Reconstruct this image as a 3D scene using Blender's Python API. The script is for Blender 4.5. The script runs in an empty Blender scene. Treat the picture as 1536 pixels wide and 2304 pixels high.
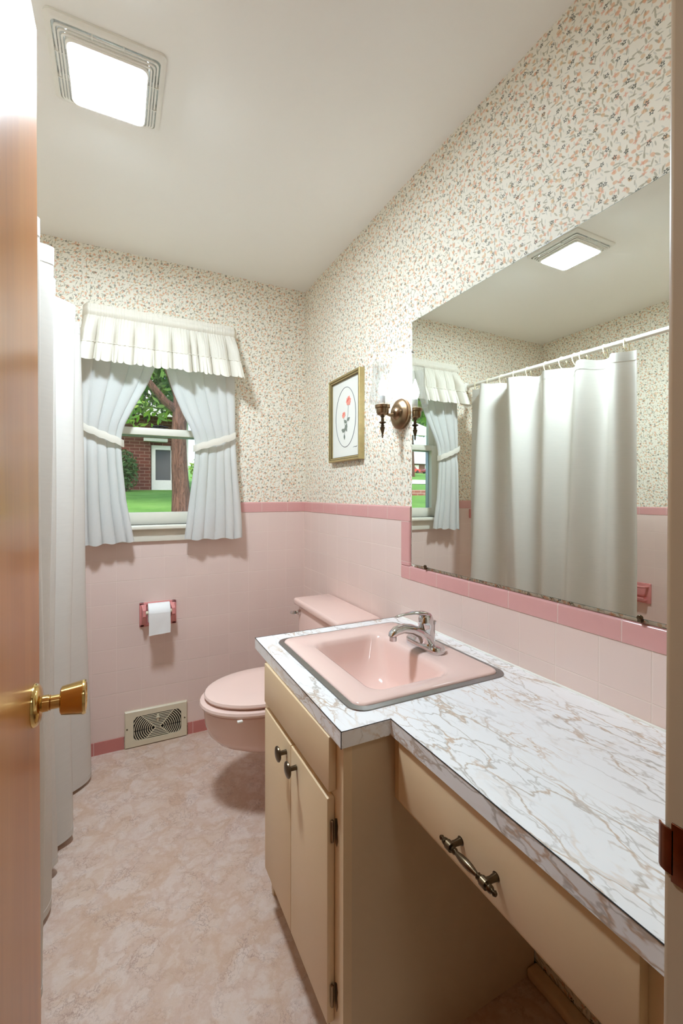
import bpy, bmesh, math, random
from mathutils import Vector, Matrix
random.seed(7)
scn = bpy.context.scene
COL = scn.collection
PI = math.pi

# ------------------------------------------------------------------ camera, sky, sun, exposure
F, YAW, PIT, ROL, CX, CY, EYE = 977.26, 0.45498, 0.00849, 0.00083, 744.23, 1119.55, 1.2568
RX, FY, LX, HC = 0.9813, 2.3601, -1.058, 2.44          # right wall, far wall, left wall, ceiling height
P = 0.1096                                              # tile pitch
NY = 0.235                                              # room side of the near wall
fw = Vector((math.sin(YAW), math.cos(YAW), 0)); rt = Vector((math.cos(YAW), -math.sin(YAW), 0)); up = Vector((0, 0, 1))
fw2 = fw * math.cos(PIT) - up * math.sin(PIT); up2 = up * math.cos(PIT) + fw * math.sin(PIT)
rt3 = rt * math.cos(ROL) + up2 * math.sin(ROL); up3 = up2 * math.cos(ROL) - rt * math.sin(ROL)
cd = bpy.data.cameras.new('camera'); cam = bpy.data.objects.new('camera', cd); COL.objects.link(cam)
cd.sensor_fit = 'VERTICAL'; cd.sensor_height = 36; cd.lens = F * 36 / 2304
cd.shift_x = (768 - CX) / 2304; cd.shift_y = (CY - 1152) / 2304
cd.clip_start = 0.02; cd.clip_end = 400
m = Matrix((rt3, up3, -fw2)).transposed().to_4x4(); m.translation = Vector((0, 0, EYE)); cam.matrix_world = m
scn.camera = cam

LENS_E, BULB_E, HALL_W, SKY_E, SUN_E, EXPO = 180.0, 105.0, 2.5, 0.36, 0.5, 0.60
w = bpy.data.worlds.new('sky'); scn.world = w; w.use_nodes = True
wn = w.node_tree
sk = wn.nodes.new('ShaderNodeTexSky'); sk.sky_type = 'NISHITA'; sk.sun_disc = False
sk.sun_elevation = math.radians(48); sk.sun_rotation = math.radians(200); sk.air_density = 1.0; sk.dust_density = 3.0
bgn = wn.nodes['Background']; bgn.inputs['Strength'].default_value = SKY_E
wn.links.new(sk.outputs[0], bgn.inputs['Color'])
sd = bpy.data.lights.new('sun', 'SUN'); sd.energy = SUN_E; sd.angle = math.radians(12); sd.color = (1, .96, .9)
so = bpy.data.objects.new('sun', sd); COL.objects.link(so); so.rotation_euler = (math.radians(42), 0, math.radians(-20)); so.location = (0, 0, 12)
hd = bpy.data.lights.new('hall_fill_light', 'AREA'); hd.energy = HALL_W; hd.shape = 'DISK'; hd.size = 0.34; hd.color = (.9, .97, 1)  # unseen fill light added behind the camera, shining in through the doorway
ho = bpy.data.objects.new('hall_fill_light', hd); COL.objects.link(ho); ho.location = (0.25, -0.75, 2.40)
scn.view_settings.view_transform = 'Standard'; scn.view_settings.look = 'None'
scn.view_settings.exposure = EXPO; scn.view_settings.gamma = 1.0; scn.view_settings.use_curve_mapping = False
scn.cycles.use_denoising = True
scn.cycles.max_bounces = 10; scn.cycles.diffuse_bounces = 6; scn.cycles.transparent_max_bounces = 14
scn.cycles.caustics_reflective = False; scn.cycles.sample_clamp_indirect = 8

# ------------------------------------------------------------------ material helpers
def lin(c):
    return tuple(((v / 255) / 12.92 if v / 255 <= 0.04045 else ((v / 255 + 0.055) / 1.055) ** 2.4) for v in c) + (1,)
class NT:
    def __init__(s, name):
        s.m = bpy.data.materials.new(name); s.m.use_nodes = True; s.t = s.m.node_tree
        s.bsdf = s.t.nodes['Principled BSDF']; s.out = s.t.nodes['Material Output']
    def n(s, typ, **kw):
        nd = s.t.nodes.new('ShaderNode' + typ)
        for k, v in kw.items():
            setattr(nd, k, v)
        return nd
    def set(s, sock, v):
        if isinstance(v, bpy.types.NodeSocket): s.t.links.new(v, sock)
        elif v is not None: sock.default_value = v
    def ma(s, op, a, b=None, c=None, clamp=False):
        nd = s.n('Math', operation=op); nd.use_clamp = clamp
        s.set(nd.inputs[0], a); s.set(nd.inputs[1], b); s.set(nd.inputs[2], c)
        return nd.outputs[0]
    def vm(s, op, a, b=None):
        nd = s.n('VectorMath', operation=op); s.set(nd.inputs[0], a); s.set(nd.inputs[1], b)
        return nd.outputs['Value'] if op in ('LENGTH', 'DOT_PRODUCT', 'DISTANCE') else nd.outputs[0]
    def mix(s, f, a, b):
        nd = s.n('Mix', data_type='RGBA'); s.set(nd.inputs[0], f); s.set(nd.inputs[6], a); s.set(nd.inputs[7], b)
        return nd.outputs[2]
    def xyz(s, v):
        nd = s.n('SeparateXYZ'); s.set(nd.inputs[0], v); return nd.outputs
    def comb(s, x, y, z=0.0):
        nd = s.n('CombineXYZ'); s.set(nd.inputs[0], x); s.set(nd.inputs[1], y); s.set(nd.inputs[2], z); return nd.outputs[0]
    def pos(s):
        return s.n('TexCoord').outputs['Object']
    def noise(s, vec, scale, detail=3, rough=.5, dist=0.0, out=0):
        nd = s.n('TexNoise'); s.set(nd.inputs['Vector'], vec); nd.inputs['Scale'].default_value = scale
        nd.inputs['Detail'].default_value = detail; nd.inputs['Roughness'].default_value = rough; nd.inputs['Distortion'].default_value = dist
        return nd.outputs[out]
    def smooth(s, v, lo, hi, a=0.0, b=1.0):
        nd = s.n('MapRange', interpolation_type='SMOOTHSTEP'); s.set(nd.inputs[0], v)
        for i, q in zip((1, 2, 3, 4), (lo, hi, a, b)): s.set(nd.inputs[i], q)
        return nd.outputs[0]
    def ramp(s, f, stops):
        nd = s.n('ValToRGB'); s.set(nd.inputs[0], f); cr = nd.color_ramp
        while len(cr.elements) < len(stops): cr.elements.new(.5)
        for e, (p, c) in zip(cr.elements, stops): e.position = p; e.color = lin(c)
        return nd.outputs[0]
    def bump(s, h, strength=.3, dist=.002):
        nd = s.n('Bump'); s.set(nd.inputs['Height'], h); nd.inputs['Strength'].default_value = strength; nd.inputs['Distance'].default_value = dist
        s.t.links.new(nd.outputs[0], s.bsdf.inputs['Normal'])
    def done(s, color=None, rough=None, metal=None, spec=None, coat=None):
        b = s.bsdf
        if color is not None: s.set(b.inputs['Base Color'], color)
        if rough is not None: s.set(b.inputs['Roughness'], rough)
        if metal is not None: s.set(b.inputs['Metallic'], metal)
        if spec is not None: s.set(b.inputs['Specular IOR Level'], spec)
        if coat is not None: b.inputs['Coat Weight'].default_value = coat; b.inputs['Coat Roughness'].default_value = .12
        return s.m

def plain(name, rgb, rough=.5, metal=0.0, spec=.5, var=.04, vs=30, coat=None, bump=0.0, bs=80):
    k = NT(name); p = k.pos(); f = k.noise(p, vs, 3)
    a = tuple(max(0, v * (1 - var)) for v in rgb); b = tuple(min(255, v * (1 + var)) for v in rgb)
    c = k.mix(f, lin(a), lin(b))
    if bump: k.bump(k.noise(p, bs, 3), bump, .001)
    return k.done(c, rough, metal, spec, coat)

def wallpaper(name, axis):
    k = NT(name); o = k.xyz(k.pos()); u = o[0] if axis == 'x' else o[1]; v = o[2]
    uv = k.comb(u, v)
    def cells(cell, off, jitter=.9):
        nd = k.n('TexVoronoi', voronoi_dimensions='2D', feature='F1')
        c2 = k.vm('ADD', uv, (off, off * 1.7 + 3, 0)); k.set(nd.inputs['Vector'], c2)
        nd.inputs['Scale'].default_value = 1 / cell; nd.inputs['Randomness'].default_value = jitter
        loc = k.vm('SUBTRACT', c2, nd.outputs['Position'])
        rnd = k.n('SeparateColor'); k.set(rnd.inputs[0], nd.outputs['Color'])
        return k.xyz(loc), rnd.outputs
    def flower(cell, off, rad, petals, hole=.0, keep=1.0, sharp=.25):
        l, r = cells(cell, off)
        d = k.ma('SQRT', k.ma('ADD', k.ma('MULTIPLY', l[0], l[0]), k.ma('MULTIPLY', l[1], l[1])))
        a = k.ma('ADD', k.ma('ARCTAN2', l[1], l[0]), k.ma('MULTIPLY', r[0], 6.28))
        lim = k.ma('MULTIPLY_ADD', k.ma('ABSOLUTE', k.ma('COSINE', k.ma('MULTIPLY', a, petals / 2))), rad * .65, rad * .38)
        q = k.ma('DIVIDE', d, lim)
        msk = k.smooth(q, 1 + sharp * .3, 1 - sharp)
        if hole: msk = k.ma('MULTIPLY', msk, k.smooth(d, rad * hole * .7, rad * hole * 1.2))
        return k.ma('MULTIPLY', msk, k.ma('LESS_THAN', r[1], keep)), r
    def strokes(cell, off, la, lb, ang, spread, keep=1.0):
        l, r = cells(cell, off, 1.0)
        t = k.ma('MULTIPLY_ADD', k.ma('SUBTRACT', r[0], .5), spread, ang)
        c, s_ = k.ma('COSINE', t), k.ma('SINE', t)
        x = k.ma('ADD', k.ma('MULTIPLY', l[0], c), k.ma('MULTIPLY', l[1], s_))
        y = k.ma('SUBTRACT', k.ma('MULTIPLY', l[1], c), k.ma('MULTIPLY', l[0], s_))
        x2 = k.ma('DIVIDE', x, la); y2 = k.ma('DIVIDE', y, lb)
        e = k.ma('ADD', k.ma('MULTIPLY', x2, x2), k.ma('MULTIPLY', y2, y2))
        return k.ma('MULTIPLY', k.smooth(e, 1.15, .55), k.ma('LESS_THAN', r[1], keep)), r
    c = k.mix(k.noise(uv, 40, 2), lin((233, 226, 209)), lin((238, 232, 217)))
    sg, _ = strokes(.0155, 2.3, .0068, .0017, 1.0, 1.6, .85); c = k.mix(k.ma('MULTIPLY', sg, .45), c, lin((186, 186, 174)))
    sl, _ = strokes(.0175, 5.1, .0084, .0021, .9, 2.0, .85); c = k.mix(k.ma('MULTIPLY', sl, .62), c, lin((152, 144, 112)))
    sm, _ = strokes(.0190, 8.7, .0062, .0016, .4, 3.0, .7); c = k.mix(k.ma('MULTIPLY', sm, .55), c, lin((140, 132, 104)))
    sp, r = strokes(.0205, 11.2, .0062, .0042, .8, 1.8, .66); c = k.mix(k.ma('MULTIPLY', sp, .66), c, k.mix(r[2], lin((224, 164, 120)), lin((218, 182, 130))))
    so_, r = flower(.030, 14.9, .0062, 4, 0, .8, .6); c = k.mix(k.ma('MULTIPLY', so_, .7), c, lin((224, 154, 118)))
    sf, _ = flower(.040, 17.5, .0058, 5, .3, .95, .2); c = k.mix(k.ma('MULTIPLY', sf, .88), c, lin((82, 82, 70)))
    return k.done(c, .55, spec=.3)

def tiles(name, axis, u0, v0, base, vstr=.5, rough=.13, pu=P):
    k = NT(name); o = k.xyz(k.pos()); u = o[0] if axis == 'x' else o[1]; v = o[2]
    tu = k.ma('DIVIDE', k.ma('SUBTRACT', u, u0), pu); tv = k.ma('DIVIDE', k.ma('SUBTRACT', v, v0), P)
    du = k.ma('MULTIPLY', k.ma('PINGPONG', tu, .5), pu); dv = k.ma('MULTIPLY', k.ma('PINGPONG', tv, .5), P)
    gu = k.smooth(du, .0022, .0006); gv = k.smooth(dv, .0022, .0006)
    g = k.ma('MAXIMUM', k.ma('MULTIPLY', gu, vstr), gv)
    wn_ = k.n('TexWhiteNoise', noise_dimensions='2D'); k.set(wn_.inputs['Vector'], k.comb(k.ma('FLOOR', tu), k.ma('FLOOR', tv)))
    dk = tuple(v_ * .99 for v_ in base)
    c = k.mix(wn_.outputs[0], lin(dk), lin(base))
    c = k.mix(k.ma('MULTIPLY', g, .75), c, lin((224, 205, 193)))
    h = k.ma('SUBTRACT', k.ma('MULTIPLY', k.noise(k.pos(), 9, 1), .9), k.ma('MULTIPLY', g, .9))
    k.bump(h, .32, .0016)
    return k.done(c, k.ma('MULTIPLY_ADD', g, .5, rough), spec=.5)

def border(name, axis, rgb, pitch, u0, rough=.1):
    k = NT(name); o = k.xyz(k.pos()); u = o[0] if axis == 'x' else o[1] if axis == 'y' else o[2]
    du = k.ma('MULTIPLY', k.ma('PINGPONG', k.ma('DIVIDE', k.ma('SUBTRACT', u, u0), pitch), .5), pitch)
    g = k.smooth(du, .0022, .0007)
    c = k.mix(k.noise(k.pos(), 25, 2), lin(tuple(v * .97 for v in rgb)), lin(rgb))
    c = k.mix(k.ma('MULTIPLY', g, .7), c, lin((222, 192, 184)))
    k.bump(k.ma('MULTIPLY', g, -1.0), .3, .0015)
    return k.done(c, rough, spec=.5)

def marble(name):
    k = NT(name); p = k.pos()
    mp = k.n('Mapping'); k.set(mp.inputs[0], p); mp.inputs['Rotation'].default_value = (0, 0, .62); mp.inputs['Scale'].default_value = (1.5, .62, 1.3)
    q = mp.outputs[0]
    wv = k.vm('SUBTRACT', k.noise(q, 7, 5, .6, out=1), (.5, .5, .5))
    sc = k.n('VectorMath', operation='SCALE'); k.set(sc.inputs[0], wv); sc.inputs['Scale'].default_value = .16
    q2 = k.vm('ADD', q, sc.outputs[0])
    def veins(scale, wdt, off):
        nd = k.n('TexVoronoi', feature='DISTANCE_TO_EDGE'); k.set(nd.inputs['Vector'], k.vm('ADD', q2, (off, off, off))); nd.inputs['Scale'].default_value = scale
        return k.smooth(nd.outputs['Distance'], wdt, 0.0)
    n1 = k.noise(q, 5.5, 3); n2 = k.noise(q, 9, 3)
    v1 = k.ma('MULTIPLY', veins(11, .05, 0), k.smooth(n1, .36, .56))
    v2 = k.ma('MULTIPLY', veins(25, .07, 5), k.smooth(n2, .42, .6))
    v3 = k.ma('MULTIPLY', veins(14, .10, 9), k.smooth(k.noise(q, 7, 3, out=0), .5, .7))
    c = k.mix(k.noise(q2, 5, 4), lin((244, 243, 242)), lin((236, 235, 235)))
    c = k.mix(k.ma('MULTIPLY', v3, .45), c, lin((214, 188, 160)))
    c = k.mix(k.ma('MULTIPLY', v1, .8), c, k.mix(k.smooth(n2, .4, .6), lin((172, 164, 154)), lin((188, 154, 118))))
    c = k.mix(k.ma('MULTIPLY', v2, .7), c, k.mix(k.smooth(n1, .4, .6), lin((194, 162, 128)), lin((180, 174, 166))))
    return k.done(c, .28, spec=.45)

def vinyl(name):
    k = NT(name); p = k.pos()
    wv = k.vm('SUBTRACT', k.noise(p, 8, 6, .65, out=1), (.5, .5, .5))
    sc = k.n('VectorMath', operation='SCALE'); k.set(sc.inputs[0], wv); sc.inputs['Scale'].default_value = .22
    q = k.vm('ADD', p, sc.outputs[0])
    def veins(scale, wdt, off):
        nd = k.n('TexVoronoi', feature='DISTANCE_TO_EDGE'); k.set(nd.inputs['Vector'], k.vm('ADD', q, (off, off, 0))); nd.inputs['Scale'].default_value = scale
        return k.smooth(nd.outputs['Distance'], wdt, 0.0)
    cloud = k.noise(q, 8, 6, .65)
    c = k.ramp(cloud, [(.3, (194, 168, 148)), (.44, (204, 180, 162)), (.56, (210, 192, 180)), (.72, (198, 170, 154))])
    soft = veins(11, .2, 0); c = k.mix(k.ma('MULTIPLY', soft, .34), c, lin((184, 144, 116)))
    fine = k.ma('MULTIPLY', veins(34, .09, 4), k.smooth(k.noise(p, 11, 4), .45, .68)); c = k.mix(k.ma('MULTIPLY', fine, .5), c, lin((134, 102, 90)))
    f3 = k.ma('MULTIPLY', veins(17, .05, 8), k.smooth(k.noise(p, 6, 3), .42, .66)); c = k.mix(k.ma('MULTIPLY', f3, .42), c, lin((140, 108, 94)))
    k.bump(k.noise(p, 60, 3), .08, .001)
    return k.done(c, .36, spec=.4)

def wood(name, a, b, c_, rough=.2):
    k = NT(name); p = k.pos()
    mp = k.n('Mapping'); k.set(mp.inputs[0], p); mp.inputs['Scale'].default_value = (1, 1, .06)
    n = k.noise(mp.outputs[0], 11, 5, .55, .6); n2 = k.noise(mp.outputs[0], 60, 3, .6)
    c = k.ramp(n, [(.3, a), (.5, b), (.7, c_)])
    c = k.mix(k.ma('MULTIPLY', k.smooth(n2, .5, .75), .14), c, lin(tuple(v * .72 for v in a)))
    return k.done(c, rough, spec=.45, coat=.06)

def fabric(name, rgb, trans=.35, slub=True):
    k = NT(name); p = k.pos()
    mp = k.n('Mapping'); k.set(mp.inputs[0], p); mp.inputs['Scale'].default_value = (14, 14, 260) if slub else (220, 220, 220)
    n = k.noise(mp.outputs[0], 1.0, 3, .6)
    c = k.mix(n, lin(tuple(v * .965 for v in rgb)), lin(rgb))
    bp = k.n('Bump'); k.set(bp.inputs['Height'], n); bp.inputs['Strength'].default_value = .25; bp.inputs['Distance'].default_value = .001
    df = k.n('BsdfDiffuse'); k.set(df.inputs[0], c); k.set(df.inputs['Normal'], bp.outputs[0])
    tr = k.n('BsdfTranslucent'); k.set(tr.inputs[0], c)
    mx = k.n('MixShader'); mx.inputs[0].default_value = trans
    k.t.links.new(df.outputs[0], mx.inputs[1]); k.t.links.new(tr.outputs[0], mx.inputs[2]); k.t.links.new(mx.outputs[0], k.out.inputs[0])
    return k.m

def sheer(name, rgb, trans=.45, clear=.12):
    k = NT(name); p = k.pos(); n = k.noise(p, 300, 2)
    c = k.mix(n, lin(tuple(v * .975 for v in rgb)), lin(rgb))
    df = k.n('BsdfDiffuse'); k.set(df.inputs[0], c); tr = k.n('BsdfTranslucent'); k.set(tr.inputs[0], c)
    tp = k.n('BsdfTransparent'); m1 = k.n('MixShader'); m1.inputs[0].default_value = trans; m2 = k.n('MixShader'); m2.inputs[0].default_value = clear
    L = k.t.links; L.new(df.outputs[0], m1.inputs[1]); L.new(tr.outputs[0], m1.inputs[2]); L.new(m1.outputs[0], m2.inputs[1]); L.new(tp.outputs[0], m2.inputs[2]); L.new(m2.outputs[0], k.out.inputs[0])
    return k.m

def pane(name, gloss=.07, frost=0.0, tint=(1, 1, 1, 1)):
    k = NT(name); tp = k.n('BsdfTransparent'); tp.inputs[0].default_value = tint
    gl = k.n('BsdfGlossy'); gl.inputs['Roughness'].default_value = .02
    lw = k.n('LayerWeight'); lw.inputs[0].default_value = .25
    f = k.ma('MULTIPLY_ADD', lw.outputs['Facing'], .35, gloss, clamp=True)
    m1 = k.n('MixShader'); k.set(m1.inputs[0], f); L = k.t.links
    L.new(tp.outputs[0], m1.inputs[1]); L.new(gl.outputs[0], m1.inputs[2]); src = m1.outputs[0]
    if frost:
        tr = k.n('BsdfTranslucent'); tr.inputs[0].default_value = (.95, .95, .95, 1); df = k.n('BsdfDiffuse'); df.inputs[0].default_value = (.9, .9, .9, 1)
        md = k.n('MixShader'); L.new(tr.outputs[0], md.inputs[1]); L.new(df.outputs[0], md.inputs[2]); md.inputs[0].default_value = .4
        z = k.xyz(k.pos())[2]; fr = k.ma('MULTIPLY', k.ma('MULTIPLY', k.smooth(z, 1.67, 1.60), .8), k.ma('MULTIPLY_ADD', k.noise(k.pos(), 120, 3), .6, frost))
        m3 = k.n('MixShader'); k.set(m3.inputs[0], fr); L.new(src, m3.inputs[1]); L.new(md.outputs[0], m3.inputs[2]); src = m3.outputs[0]
    L.new(src, k.out.inputs[0]); return k.m

def glow(name, rgb, e, seam=False):
    k = NT(name); b = k.bsdf
    n = k.noise(k.pos(), 8, 1)
    k.set(b.inputs['Emission Color'], k.mix(n, tuple(v * .98 for v in rgb[:3]) + (1,), rgb)); b.inputs['Emission Strength'].default_value = e
    return k.done(lin((250, 248, 240)), .3)

def bricks(name, a, b, mortar, sx=1.0):
    k = NT(name); o = k.xyz(k.pos()); br = k.n('TexBrick'); k.set(br.inputs['Vector'], k.comb(k.ma('ADD', o[0], o[1]), o[2]))
    br.inputs['Color1'].default_value = lin(a); br.inputs['Color2'].default_value = lin(b); br.inputs['Mortar'].default_value = lin(mortar)
    br.inputs['Scale'].default_value = 1.0; br.inputs['Brick Width'].default_value = .21; br.inputs['Row Height'].default_value = .075; br.inputs['Mortar Size'].default_value = .008
    return k.done(br.outputs['Color'], .85)

def bark(name, a, b):
    k = NT(name); mp = k.n('Mapping'); k.set(mp.inputs[0], k.pos()); mp.inputs['Scale'].default_value = (1, 1, .22)
    n = k.noise(mp.outputs[0], 34, 5, .7, .8); k.bump(n, 1.0, .03)
    return k.done(k.mix(k.smooth(n, .36, .6), lin(b), lin(a)), .95)
def grassy(name):
    k = NT(name); p = k.pos(); n = k.noise(p, 1.3, 5, .7); n2 = k.noise(p, 30, 4, .7)
    c = k.ramp(n, [(.3, (92, 140, 62)), (.55, (122, 172, 84)), (.75, (140, 182, 100))]); c = k.mix(k.ma('MULTIPLY', n2, .5), c, lin((80, 130, 56)))
    k.bump(n2, .6, .03); return k.done(c, .9, spec=.1)

M = {}
M['paper_y'] = wallpaper('floral wallpaper side', 'y'); M['paper_x'] = wallpaper('floral wallpaper end', 'x')
TP_ = (227, 204, 194)
M['tile_r'] = tiles('pink tile side', 'y', 1.3848, .9363, TP_, .30); M['tile_f'] = tiles('pink tile end', 'x', RX - 1.0989, .9363, TP_, .45)
M['tile_n'] = tiles('pink tile vanity', 'y', 1.3848, .9363, TP_, 1.0); M['tile_l'] = tiles('pink tile tub', 'y', 1.0, 1.1283 - .0005, TP_, .4)
PK = (214, 160, 156)
M['bord_y'] = border('rose border side', 'y', PK, .1525, 1.33); M['bord_x'] = border('rose border end', 'x', PK, .1525, .57); M['bord_z'] = border('rose border upright', 'z', PK, .1525, 1.0)
M['base_x'] = border('rose base', 'x', (196, 124, 116), .1525, .50, .2); M['base_y'] = border('rose base side', 'y', (196, 124, 116), .1525, .50, .2)
M['ceil'] = plain('ceiling paint', (242, 240, 234), .45, var=.008, vs=3, spec=.35)
M['floor'] = vinyl('marbled vinyl'); M['marble'] = marble('veined laminate')
M['wood'] = wood('varnished birch', (180, 106, 40), (200, 126, 54), (212, 144, 70), .3)
M['cream'] = plain('cream enamel', (226, 198, 158), .38, var=.012, vs=6); M['creamdark'] = plain('cream enamel shaded', (214, 190, 156), .5, var=.02, vs=6)  # creamdark: cream darkened, shade below the counter put into its colour
M['jamb'] = plain('tan enamel', (190, 168, 140), .3, var=.02, vs=5)
M['sashpaint'] = plain('ivory window paint', (226, 222, 206), .4, var=.01); M['alu'] = plain('mill aluminium', (176, 184, 192), .45, .4, var=.03)
M['shower'] = fabric('slubbed cotton', (238, 234, 227), .3); M['sheer'] = sheer('white voile', (242, 241, 238), .5, .06); M['valance'] = sheer('cream voile', (246, 241, 230), .36, .04)
M['white'] = plain('white plastic', (238, 236, 228), .35, var=.01); M['ivory'] = plain('ivory plastic', (232, 222, 190), .35, var=.02)
M['rodw'] = plain('white enamel rod', (240, 236, 226), .25, var=.01)
M['pinkcer'] = plain('pink vitreous china', (234, 202, 191), .07, var=.01, vs=4, spec=.6); M['pinkseat'] = plain('pink enamel seat', (236, 206, 194), .14, var=.01, vs=4)
M['rose'] = plain('rose ceramic', (216, 142, 138), .1, var=.03, vs=30)
M['chrome'] = plain('chrome', (216, 216, 218), .05, 1, var=.01); M['steel'] = plain('brushed rim steel', (150, 150, 150), .32, 1, var=.06, vs=60)
M['brass'] = plain('polished brass', (214, 182, 118), .14, 1, var=.06, vs=25); M['aged'] = plain('antique brass', (142, 118, 92), .3, 1, var=.14, vs=40)
M['bronze'] = plain('dark bronze', (98, 84, 66), .28, 1, var=.2, vs=60); M['dark'] = plain('dark gap', (22, 18, 15), .7); M['seam'] = plain('black seam', (18, 14, 12), .6)
M['copper'] = plain('worn copper plate', (112, 62, 38), .28, 1, var=.2, vs=50)
M['mirror'] = plain('silvered glass', (236, 240, 234), .0, 1, var=.0); M['glassedge'] = plain('green glass edge', (110, 130, 118), .2)
M['pane'] = pane('window glass', .05); M['shade'] = pane('etched lamp glass', .07, .0, (.95, .96, .97, 1))
M['lens'] = glow('lit lens', (.81, .96, 1.09, 1), LENS_E); M['bulb'] = glow('lit bulb', (.85, .96, 1.07, 1), BULB_E)
M['gilt'] = plain('gilt moulding', (186, 168, 120), .32, .75, var=.08, vs=60); M['giltdark'] = plain('dark gilt groove', (98, 82, 48), .45, .5)
M['mat'] = plain('ivory mat board', (232, 231, 222), .7, var=.008); M['oval'] = plain('grey oval line', (112, 114, 116), .7)
M['petal'] = plain('rose petal ink', (236, 152, 134), .8, var=.12, vs=200); M['petald'] = plain('rose petal shade ink', (222, 112, 98), .8, var=.1, vs=200); M['leafink'] = plain('leaf ink', (128, 134, 122), .8, var=.15, vs=200)
M['paperroll'] = plain('bathroom tissue', (240, 240, 238), .9, var=.01, bump=.2, bs=140)
M['vent'] = plain('cream register enamel', (214, 204, 178), .42, var=.02)
M['brick'] = bricks('house brick', (112, 58, 46), (92, 46, 38), (136, 108, 96)); M['brick2'] = bricks('edging brick', (150, 92, 78), (134, 78, 68), (170, 150, 140))
M['grass'] = grassy('lawn grass'); M['bark'] = bark('furrowed bark', (112, 80, 66), (66, 44, 36))
M['leaf'] = plain('green leaves', (104, 146, 66), .7, var=.3, vs=5); M['leaf2'] = plain('bright leaves', (160, 196, 84), .7, var=.2, vs=5); M['leaf3'] = plain('dark leaves', (66, 98, 48), .7, var=.3, vs=5)
M['concrete'] = plain('pale concrete', (214, 208, 200), .9, var=.04); M['roof'] = plain('grey shingles', (196, 196, 200), .9, var=.08, vs=2)
M['carred'] = plain('red car paint', (196, 40, 44), .25, coat=.5); M['tyre'] = plain('tyre rubber', (34, 34, 36), .8); M['carglass'] = plain('car glass', (70, 84, 98), .1)
M['trimw'] = plain('white house trim', (226, 228, 226), .6); M['doorglass'] = plain('dim door glass', (58, 70, 84), .15, var=.1, vs=6)
M['foil'] = plain('light fixture foil', (206, 206, 202), .35, .6, var=.1, vs=120)
M['hall'] = plain('hall paint', (226, 216, 198), .6)

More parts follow.
